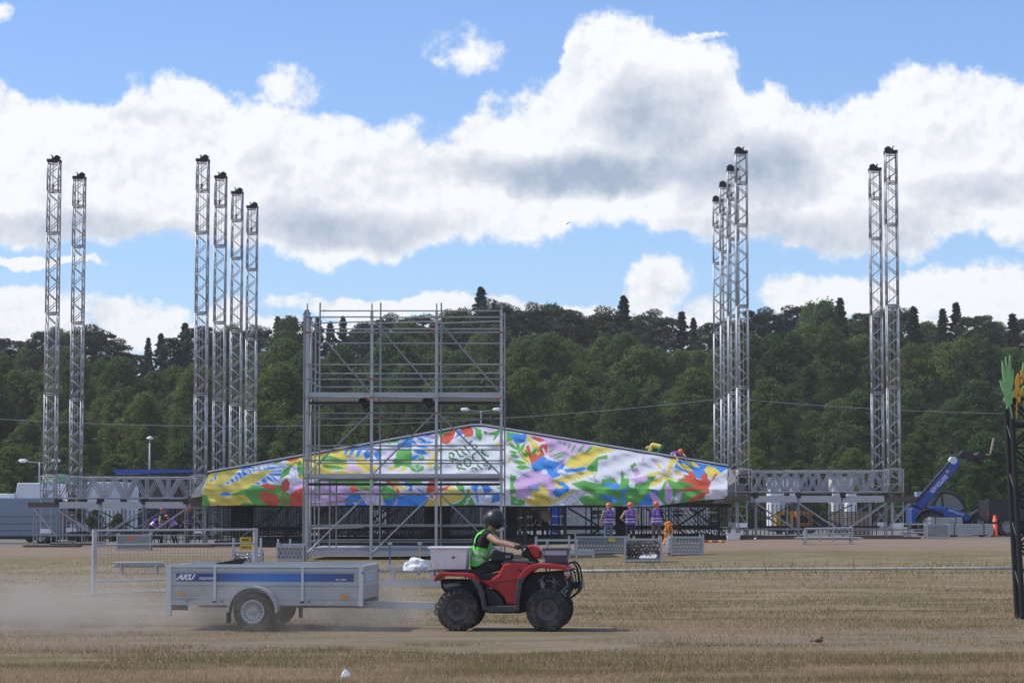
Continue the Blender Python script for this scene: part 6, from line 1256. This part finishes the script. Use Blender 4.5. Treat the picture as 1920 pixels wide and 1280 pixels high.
# ================================================================== telehandler
def tele():
    Y = 119.0; S_ = F / Y; c = at(1786, 1000, Y); t = thing('telehandler', 'blue telehandler with raised lettered boom behind the plank stacks', 'telehandler', (c.x, Y, g(c.x, Y))); gz0 = t.location.z
    def H(pts): return [((1680 + a / 6.4 - 960) * Y / F - c.x, at(1786, 820 + b_ / 6.4, Y).z - gz0) for a, b_ in pts]
    def H1(a, b_): return H([(a, b_)])[0]
    def pr(name, pts, y0, y1, m_, bev=0.0): return MB().prism(H(pts), y0, y1).build(name, m_, t, False, bev)
    for a in (385, 1035):
        x, z = H1(a, 1050)
        for y, s_ in ((-.05, -1), (1.9, 1)): wheel_parts(t, (x, y, .6), .6, .42, .33, mat('cream_rim', (.55, .53, .46), .5), s_, True)
    pr('boom', [(240, 795), (300, 855), (340, 860), (440, 745), (745, 380), (808, 290), (790, 250), (745, 240), (690, 285)], .75, 1.1, BLUE, .02)
    pr('boom_top_rail', [(245, 770), (680, 275), (690, 285), (262, 792)], .7, 1.15, DARK); MB().lathe([(0, -.22), (.19, -.22), (.19, .22), (0, .22)], (H1(715, 270)[0], .9, H1(715, 270)[1]), 'y', 14).build('pivot', WHT, t)
    pr('boom_head', [(785, 205), (830, 150), (880, 160), (990, 215), (1075, 250), (1085, 300), (1045, 325), (980, 300), (900, 262), (815, 235)], .68, 1.18, DARK, .03); pr('fork_carriage', [(975, 210), (1010, 170), (1080, 180), (1160, 195), (1175, 230), (1080, 250), (1040, 300), (1000, 260)], .3, 1.5, DARK)
    pr('carriage_stripe', [(1085, 190), (1140, 200), (1140, 212), (1085, 204)], .28, .31, YEL); pr('boom_sticker', [(620, 405), (645, 380), (668, 400), (640, 428)], .735, .748, YEL)
    for a0, a1 in ((1155, 1195), (1195, 1240)):
        (x0, z0), (x1, z1) = H1(a0, 185), H1(a1, 0); rod('fork', t, (x0, .6 if a0 < 1170 else 1.3, z0), (x1, .6 if a0 < 1170 else 1.3, z1), .035, mat('pale_fork', (.45, .38, .30), .6))
    pr('rear_body', [(178, 860), (200, 840), (285, 870), (300, 905), (250, 960), (235, 1045), (180, 1045)], .1, 1.8, BLUE, .03); pr('boom_mount', [(190, 800), (235, 795), (330, 860), (420, 850), (430, 930), (300, 925), (285, 870), (205, 840)], .5, 1.4, DARK, .02)
    pr('hood', [(405, 832), (480, 824), (620, 838), (760, 880), (862, 922), (878, 960), (852, 1002), (800, 990), (770, 965), (560, 942), (440, 938)], -.05, .75, BLUE, .03); pr('hood_grille', [(515, 870), (545, 880), (560, 938), (530, 935)], -.06, .0, DARK)
    pr('chassis', [(230, 960), (900, 960), (1100, 960), (1150, 1050), (240, 1060)], .4, 1.5, DARK)
    GL = mat('cab_glass', (.10, .13, .14), .12, 0, .2, 2, coat=.6); fr = pr('cab_frame', [(430, 840), (455, 770), (520, 660), (560, 652), (660, 655), (750, 700), (815, 780), (850, 865), (835, 865), (795, 785), (735, 715), (655, 672), (545, 672), (478, 772), (462, 835)], .2, 1.7, DARK)
    pr('cab_glass', [(465, 832), (480, 775), (548, 676), (654, 676), (732, 720), (790, 790), (828, 862)], .25, 1.65, GL); pr('cab_pillar', [(545, 672), (562, 672), (570, 835), (552, 835)], .19, .26, DARK)
    for a in (385, 1035):
        x, z = H1(a, 1050); b = MB(); prev = None
        for k in range(9):
            an = math.pi * (.12 + .76 * k / 8); q_ = (x + .76 * math.cos(an), .62 + .72 * math.sin(an))
            if prev: b.prism([prev, q_, (q_[0], q_[1] - .05), (prev[0], prev[1] - .05)], -.3, .25)
            prev = q_
        b.build('mudguard', BLK, t)
    pr('mirror', [(200, 712), (265, 712), (265, 770), (205, 770)], .0, .05, DARK); pr('cab_roof_box', [(270, 650), (345, 645), (350, 700), (280, 730)], .9, 1.5, mat('pale_blue_box', (.35, .5, .7), .5))
    WT = MATS['white_print']
    me = text_mesh('NEW HOLLAND', .36, WT, 0, .002, .008); (x, z) = H1(462, 672); w_ = max(v_.co.x for v_ in me.vertices); (x2, z2) = H1(652, 468); L = math.hypot(x2 - x, z2 - z); an = math.atan2(z2 - z, x2 - x)
    share('boom_lettering', me, t, Matrix.Translation((x, .742, z)) @ Matrix.Rotation(-an, 4, 'Y') @ Matrix.Rotation(R(90), 4, 'X') @ Matrix.Diagonal((L / w_, .85, 1, 1)))
    me = text_mesh('NEW HOLLAND', .16, WT, .2, .002, .003); (x, z) = H1(612, 880); (x2, z2) = H1(792, 940); L = math.hypot(x2 - x, z2 - z); an = math.atan2(z2 - z, x2 - x); w_ = max(v_.co.x for v_ in me.vertices)
    share('hood_lettering', me, t, Matrix.Translation((x, -.062, z)) @ Matrix.Rotation(-an, 4, 'Y') @ Matrix.Rotation(R(90), 4, 'X') @ Matrix.Diagonal((L / w_, 1, 1, 1)))
tele()
# ================================================================== vehicles, tents and yard behind
def wheels4(t, xs_, w_, r_):
    for x in xs_:
        for y, s_ in ((.12, -1), (w_ - .12, 1)): wheel_parts(t, (x, y, r_), r_, .22, r_ * .58, mat('grey_rim', (.3, .3, .31), .5, .3), s_, False)
p = at(10, 1000, 118); t = thing('parked_van', 'blue-grey panel van parked at the left edge behind the stage wing', 'van', (p.x, 118, g(p.x, 118)))
VB = mat('van_paint', (.17, .22, .30), .3, .35, .06, 1, coat=.4)
MB().prism([(-3.4, .35), (2.75, .35), (2.82, .8), (2.75, 1.5), (2.55, 2.18), (2.3, 2.25), (-3.4, 2.25)], 0, 1.95).build('body', VB, t, False, .06)
for z in (.62, .95, 1.3): block('side_moulding', t, -3.3, 2.6, -.02, 0.0, z, z + .05, mat('van_moulding', (.11, .14, .19), .4))
block('bumper', t, 2.7, 2.9, .05, 1.9, .32, .62, BLK); block('tail_light', t, 2.74, 2.84, -.01, .12, 1.0, 1.5, mat('red_lamp', (.45, .02, .02), .3)); block('tail_light', t, 2.74, 2.84, 1.83, 1.96, 1.0, 1.5, mat('red_lamp', (.45, .02, .02), .3)); block('underside', t, -3.3, 2.6, .1, 1.85, .22, .4, DARK); wheels4(t, (-1.6, 1.75), 1.95, .34)
p = at(130, 1000, 124); t = thing('parked_car', 'small white car seen through the left wing scaffold', 'car', (p.x, 124, g(p.x, 124)), R(70))
MB().prism([(-1.9, .35), (1.9, .35), (2.0, .7), (1.9, .85), (1.0, .95), (.5, 1.42), (-1.2, 1.45), (-1.75, .95), (-1.95, .85)], 0, 1.7).build('body', mat('white_car_paint', (.7, .71, .72), .25, 0, .03, 1, coat=.5), t, False, .05); MB().prism([(.85, .96), (.45, 1.36), (-1.1, 1.38), (-1.5, .97)], -.006, 1.706).build('window', mat('car_glass', (.03, .035, .04), .1), t); wheels4(t, (-1.25, 1.25), 1.7, .31); block('underside', t, -1.8, 1.8, .1, 1.6, .2, .38, DARK)
TENT = mat('white_tent', (.74, .76, .80), .6, 0, .06, 1)
def marquee(px, py_t, py_b, wpx, Y, lab, rz=0):
    a = at(px, py_t, Y); b_ = at(px + wpx, py_t, Y); w_ = b_.x - a.x; z1 = a.z; z0 = at(px, py_b, Y).z; t = thing('white_tent', lab, 'tent', (a.x, Y, g(a.x, Y)), R(rz), 'white tents behind the stage'); q = t.location.z
    MB().prism([(0, .05), (w_, .05), (w_, z1 - q - .5), (w_ * .93, z1 - q), (w_ * .07, z1 - q), (0, z1 - q - 1.2)], 0, 6).build('canvas', TENT, t, False, .04); block('skirt', t, -.02, w_ + .02, -.03, -.01, .0, .3, mat('tent_skirt', (.5, .5, .52), .7))
    for x in (0.05, w_ - .05): rod('pole', t, (x, -.05, 0), (x, -.05, z1 - q - .5), .04, ALU)
marquee(28, 905, 960, 62, 134, 'white tent with slanted gable behind the van, left of the masts'); marquee(-60, 925, 960, 80, 140, 'low white tent at the far left edge above the van'); marquee(160, 903, 960, 70, 137, 'white tent seen through the left truss girder')
p = at(112, 960, 145); t = thing('green_dome_tent', 'green domed canopy peeking above the left truss girder', 'tent', (p.x, 145, g(p.x, 145))); z_ = at(112, 888, 145).z - g(p.x, 145)
MB().lathe([(1.2, z_ - .55), (1.0, z_ - .28), (.6, z_ - .08), (.01, z_)], (0, 0, 0), 'z', 18).build('canopy', mat('green_canvas', (.02, .16, .08), .6), t, True)
for x in (-1, 1): rod('pole', t, (x, 0, 0), (x, 0, z_ - .4), .04, ALU)
# blue canopied truck behind the left girder
Yt = 134; p = at(290, 1000, Yt); q = g(p.x, Yt); t = thing('blue_truck', 'dark blue truck with raised blue side canopy behind the left girder', 'truck', (p.x, Yt, q)); zt_ = at(290, 880, Yt).z - q; xl, xr = at(218, 880, Yt).x - p.x, at(368, 880, Yt).x - p.x
NB = mat('navy_truck', (.012, .025, .07), .4); block('cab', t, -.9, 1.1, .2, 2.4, .7, zt_ - .3, NB); block('windscreen', t, -.7, .9, .17, .21, 1.7, zt_ - .6, mat('car_glass', (.03, .035, .04), .1)); MB().prism([(xl, zt_ - .1), (xl + .1, zt_), (xr, zt_ - .03), (xr, zt_ - .18), (xl + .2, zt_ - .26)], -1.2, 2.4).build('canopy', BLUE, t); block('cargo_box', t, 1.15, xr - .1, .2, 2.4, .9, zt_ - .3, mat('cargo_interior', (.10, .075, .05), .8)); block('chassis', t, -.9, xr - .2, .4, 2.2, .5, .9, DARK); wheels4(t, (-.2, 2.2, 3.2), 2.5, .48)
for x in np.linspace(1.3, xr - .3, 5): rod('stake', t, (x, .15, .9), (x, .15, zt_ - .3), .04, BRN)
# dark truck at the right edge
Yt = 116; p = at(1905, 1004, Yt); q = g(p.x, Yt); t = thing('dark_truck', 'dark flatbed truck behind the black gate truss at the right edge', 'truck', (p.x, Yt, q), R(0))
DT = mat('dark_green_truck', (.018, .02, .018), .6); block('bed', t, -1.3, 5.0, 0, 2.3, .75, .95, DARK); block('bed_wall', t, -1.3, 5.0, 0, .08, .95, 1.85, DT); block('bed_end', t, -1.3, -1.22, .08, 2.3, .95, 1.75, DT); block('cargo', t, -1.0, 2.0, .5, 2.0, .95, 1.6, CR); block('chassis', t, -1.2, 4.5, .5, 1.8, .45, .75, DARK); wheels4(t, (-.35, 1.0), 2.3, .48)
block('marker_light', t, -1.31, -1.28, .1, .3, 1.0, 1.2, mat('red_lamp', (.45, .02, .02), .3))
# containers and machines seen under and behind the stage
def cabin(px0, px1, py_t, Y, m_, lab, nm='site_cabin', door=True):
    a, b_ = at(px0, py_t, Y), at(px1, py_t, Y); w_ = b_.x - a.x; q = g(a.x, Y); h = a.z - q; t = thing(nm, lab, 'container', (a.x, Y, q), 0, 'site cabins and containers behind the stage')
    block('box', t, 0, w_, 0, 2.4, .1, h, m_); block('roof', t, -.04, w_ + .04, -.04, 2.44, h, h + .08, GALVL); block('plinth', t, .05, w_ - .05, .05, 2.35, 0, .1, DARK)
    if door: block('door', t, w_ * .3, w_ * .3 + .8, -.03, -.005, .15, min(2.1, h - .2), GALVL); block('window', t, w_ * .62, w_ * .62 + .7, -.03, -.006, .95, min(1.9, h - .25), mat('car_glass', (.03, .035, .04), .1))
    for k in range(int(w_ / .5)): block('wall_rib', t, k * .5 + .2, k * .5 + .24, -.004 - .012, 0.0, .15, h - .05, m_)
cabin(1445, 1500, 897, 139, WHT, 'white site cabin behind the left part of the right girder'); cabin(1562, 1600, 896, 146, mat('cream_wall', (.62, .61, .56), .7), 'cream container behind the right part of the right girder'); cabin(1590, 1606, 925, 136, WHT, 'narrow white booth behind the right wing', 'site_booth', False)
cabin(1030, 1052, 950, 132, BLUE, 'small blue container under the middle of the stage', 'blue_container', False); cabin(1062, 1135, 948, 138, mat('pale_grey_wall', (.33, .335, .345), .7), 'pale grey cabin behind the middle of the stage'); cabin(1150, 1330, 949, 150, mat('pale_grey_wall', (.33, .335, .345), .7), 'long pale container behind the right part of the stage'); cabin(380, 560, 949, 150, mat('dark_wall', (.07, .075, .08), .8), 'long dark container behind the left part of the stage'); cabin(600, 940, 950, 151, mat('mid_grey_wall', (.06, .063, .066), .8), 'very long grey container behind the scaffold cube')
for px, col, lab in ((1472, mat('dull_yellow', (.45, .28, .02), .5), 'yellow portable machine under the right wing, left one'), (1508, mat('dull_orange', (.42, .14, .02), .5), 'orange portable machine under the right wing, right one')):
    p = at(px, 990, 126); t = thing('yellow_machine', lab, 'machine', (p.x, 126, g(p.x, 126)), R(5)); block('housing', t, -.4, .4, 0, 1.0, .3, 1.2, col); block('control_panel', t, -.22, .22, -.02, 0, .6, 1.0, DARK); block('skid', t, -.6, .6, -.05, 1.25, .15, .35, DARK); rod('exhaust', t, (.3, .6, 1.15), (.3, .6, 1.45), .05, DARK)
    for x in (-.3, .3): MB().lathe([(0, -.08), (.2, -.08), (.2, .08), (0, .08)], (x, -.02, .2), 'y', 14).build('wheel', RUB, t)
p = at(1592, 990, 123); t = thing('timber_stack', 'stack of reddish timber boards under the right wing', 'timber', (p.x, 123, g(p.x, 123)))
for k in range(12): block('board', t, -1.0, 1.0, 0, .5, k * .1, k * .1 + .085, mat('timber', (.32, .22, .13), .8))
# temporary fence line in the gap
for k in range(9):
    a = at(960 + k * 46, 985, 129); t = thing('barrier_panel', 'grey tube barrier panel behind the stage, %s from the left' % ordinal(k), 'barrier', (a.x, 129 + (k % 2) * .3, g(a.x, 129)), R(rt.uniform(-6, 6)), 'tube barriers behind the stage')
    for z in (.25, .7, 1.15): rod('rail', t, (-.62, 0, z), (.62, 0, z), .022, GALVL)
    for x in (-.6, 0, .6): rod('upright', t, (x, 0, 0), (x, 0, 1.2), .02, GALVL)
# ------------------------------------------------------------------ lamps, pole, cables
def lamp(px, py, Y, lab, two=False):
    p = at(px, py, Y); q = g(p.x, Y); h = p.z - q; t = thing('street_lamp', lab, 'street lamp', (p.x, Y, q)); MB().tube((0, 0, 0), (0, 0, h), .09, .05, 10).build('pole', GALV, t, True)
    if two:
        for s_ in (-1, 1): rod('arm', t, (0, 0, h - .05), (s_ * .85, 0, h + .05), .03, GALV); MB().lathe([(.001, -.3), (.1, -.2), (.12, .1), (.05, .26), (.001, .3)], (s_ * 1.0, 0, h + .08), 'x', 10).build('lamp_head', WHT, t, True)
    else: MB().lathe([(.05, 0), (.2, .04), (.22, .1), (.1, .18), (.001, .22)], (0, 0, h), 'z', 12).build('lamp_head', WHT, t, True)
lamp(281, 824, 146, 'single round-headed street lamp behind the left girder'); lamp(902, 770, 150, 'double-armed street lamp standing behind the roof peak', True); lamp(74, 866, 146, 'short street lamp at the left edge beside the first mast', True)
t = thing('power_pole', 'wooden power pole hidden behind the inner right masts', 'pole', (at(1366, 745, 152).x, 152, .4)); h = at(1366, 743, 152).z - .4; MB().tube((0, 0, 0), (0, 0, h), .14, .1, 10).build('pole', BRN, t, True); bar('crossarm', t, (-.7, 0, h - .15), (.7, 0, h - .15), .1, .1, BRN)
def cable(a, b_, sag, lab):
    A_, B_ = at(*a), at(*b_); b = MB(); pts = [A_.lerp(B_, k / 24) + Vector((0, 0, -sag * 4 * (k / 24) * (1 - k / 24))) for k in range(25)]; b.path(pts, .022, 5); tag(b.build('power_cable', mat('cable_grey', (.22, .22, .22), .6), None), lab, 'cable', 'overhead power cables')
cable((-60, 782, 152), (1366, 746, 152), 1.1, 'overhead cable crossing the forest left of the power pole'); cable((1366, 746, 152), (1990, 776, 152), .25, 'overhead cable running right from the power pole to the edge')
# ------------------------------------------------------------------ black gate truss with cut-out leaves
def gate():
    a = gp(1916, 1162); Y = a.y; t = thing('gate_truss', 'black lattice gate truss leaning in at the right edge', 'truss', a); L = lambda px, py, dy=0: W2L(t, at(px, py, Y + dy))
    top_, bot_ = L(1896, 748), L(1918, 1160)
    for dx, dy in ((0, 0), (.42, 0), (0, .42), (.42, .42)): rod('chord', t, bot_ + Vector((dx, dy, 0)), top_ + Vector((dx, dy, 0)), .045 if dx == 0 else .035, DARK)
    n = 9
    for k in range(n):
        p0, p1 = bot_.lerp(top_, k / n), bot_.lerp(top_, (k + 1) / n)
        for dy in (0, .42): rod('lacing', t, p0 + Vector((0 if k % 2 else .42, dy, 0)), p1 + Vector((.42 if k % 2 else 0, dy, 0)), .018, DARK)
        for dx in (0, .42): rod('lacing', t, p0 + Vector((dx, 0 if k % 2 else .42, 0)), p1 + Vector((dx, .42 if k % 2 else 0, 0)), .018, DARK)
        rod('rung', t, p1, p1 + Vector((.42, 0, 0)), .02, DARK)
    for dy in (0, .42):
        for z in (0, -.42): rod('top_chord', t, top_ + Vector((0, dy, z)), top_ + Vector((3.2, dy, z + .1)), .035, DARK)
    for k in range(7): rod('top_lacing', t, top_ + Vector((k * .45, 0, -.42 if k % 2 else 0)), top_ + Vector(((k + 1) * .45, 0, 0 if k % 2 else -.42)), .018, DARK)
    def Q(pts): return [((1860 + a_ / 6.4 - 960) * Y / F, at(1900, 650 + b_ / 6.4, Y).z) for a_, b_ in pts]
    LG = mat('pale_green_board', (.24, .46, .16), .6); OY = mat('orange_yellow_board', (.75, .36, .02), .55)
    def leafsign(lab, pieces, m_, stem, y):
        c0 = Q([stem[0]])[0]; s_ = thing('leaf_cutout', lab, 'cut-out', (c0[0], Y + y, c0[1]), 0, 'painted leaf cut-outs on the gate'); 
        for i, pc in enumerate(pieces): MB().prism([(x - c0[0], z - c0[1]) for x, z in Q(pc)], -.02 - .004 * (i % 3), .02).build('leaf_board', m_, s_, False, .004)
        (x0, z0), (x1, z1) = Q([stem[0]])[0], Q([stem[1]])[0]; bar('stem', s_, (0, .03, 0), (x1 - x0, .03, z1 - z0), .035, .02, m_)
    leafsign('pale green cut-out leaf standing on top of the black gate truss', [[(150, 600), (140, 470), (120, 300), (120, 160), (145, 230), (165, 330), (158, 130), (172, 120), (185, 260), (205, 180), (215, 100), (224, 130), (232, 300), (232, 400), (246, 262), (258, 280), (258, 400), (240, 500), (220, 560), (200, 620)], [(88, 412), (110, 402), (135, 450), (165, 540), (170, 600), (140, 570), (110, 500)], [(205, 560), (250, 525), (268, 550), (262, 600), (235, 625), (205, 610)], [(128, 650), (140, 610), (175, 605), (190, 650), (160, 690), (145, 670)], [(168, 750), (165, 680), (185, 610), (235, 620), (240, 680), (215, 695), (195, 670), (185, 740)]], LG, ((240, 860), (205, 640)), -.06)
    leafsign('orange-yellow cut-out flower beside the green leaf on the gate', [[(290, 560), (278, 420), (300, 340), (315, 312), (330, 345), (330, 470), (312, 580)], [(265, 510), (285, 505), (300, 580), (298, 640), (280, 600)], ell(342, 545, 24, 46), ell(322, 632, 20, 38), [(335, 420), (350, 380), (375, 385), (372, 430), (345, 460)], [(340, 360), (350, 285), (365, 280), (368, 340), (352, 380)]], OY, ((292, 855), (300, 600)), -.04)
    leafsign('pale green round-lobed cut-out cut off by the right edge', [[(372, 280), (384, 190), (430, 180), (460, 300), (440, 420), (390, 380)], ell(400, 520, 34, 60), ell(400, 640, 30, 40)], LG, ((410, 860), (400, 560)), .02)
gate()
for i_, (px, ty, Y) in enumerate(((178, 955, 127), (222, 962, 126), (140, 968, 129))): tree('shrub', px, ty, Y, ['leafy bush under the left wing below the truss girder', 'lower leafy bush right beside it under the left wing', 'small leafy bush by the white car'][i_], 'bushes under the left wing', 1.0)
# ------------------------------------------------------------------ dust kicked up behind the trailer
def dust():
    m = bpy.data.materials.new('dust'); m.use_nodes = True; t = NT(m.node_tree); t.n.clear()
    geo = t.new('ShaderNodeNewGeometry'); s = t.new('ShaderNodeSeparateXYZ', {0: geo.outputs['Position']})
    n1 = t.noise(geo.outputs['Position'], 1.1, 4, .6)
    hz = t.smooth(s.outputs[2], 1.25, 0.0); xf = t.m('MAXIMUM', t.smooth(s.outputs[0], -2.6, -5.4), t.m('MULTIPLY', t.smooth(s.outputs[0], -0.9, -2.0), 0.65)); xe = t.smooth(s.outputs[0], -11.8, -9.5); ye = t.m('MULTIPLY', t.smooth(s.outputs[1], 33.3, 34.6), t.smooth(s.outputs[1], 41.5, 37.5))
    dn = t.m('MULTIPLY', t.m('MULTIPLY', t.m('MULTIPLY', hz, hz), t.m('MULTIPLY', xf, xe)), t.m('MULTIPLY', ye, t.smooth(n1, .36, .66)))
    pv = t.new('ShaderNodeVolumePrincipled', {'Color': (.80, .72, .62, 1), 'Density': t.m('MULTIPLY', dn, DUST)}); pv.inputs['Anisotropy'].default_value = .2
    t.new('ShaderNodeOutputMaterial', {'Volume': pv.outputs[0]})
    b = MB().box(-12, -1, 33.2, 41.6, -.02, 1.3); o = b.build('dust_cloud', m); tag(o, 'low cloud of pale dust drifting behind the trailer wheels', 'dust', kind='stuff')
DUST = 0.95
dust()
# ------------------------------------------------------------------ thin summer haze softening the far forest
def haze():
    m = bpy.data.materials.new('haze'); m.use_nodes = True; t = NT(m.node_tree); t.n.clear()
    pv = t.new('ShaderNodeVolumePrincipled', {'Color': (.90, .91, .92, 1), 'Density': 0.00028}); t.new('ShaderNodeOutputMaterial', {'Volume': pv.outputs[0]})
    o = MB().box(-3200, 3200, -420, 4200, -1.2, 60).build('haze', m); tag(o, 'thin pale summer haze over the field and forest', 'haze', kind='stuff')
haze()
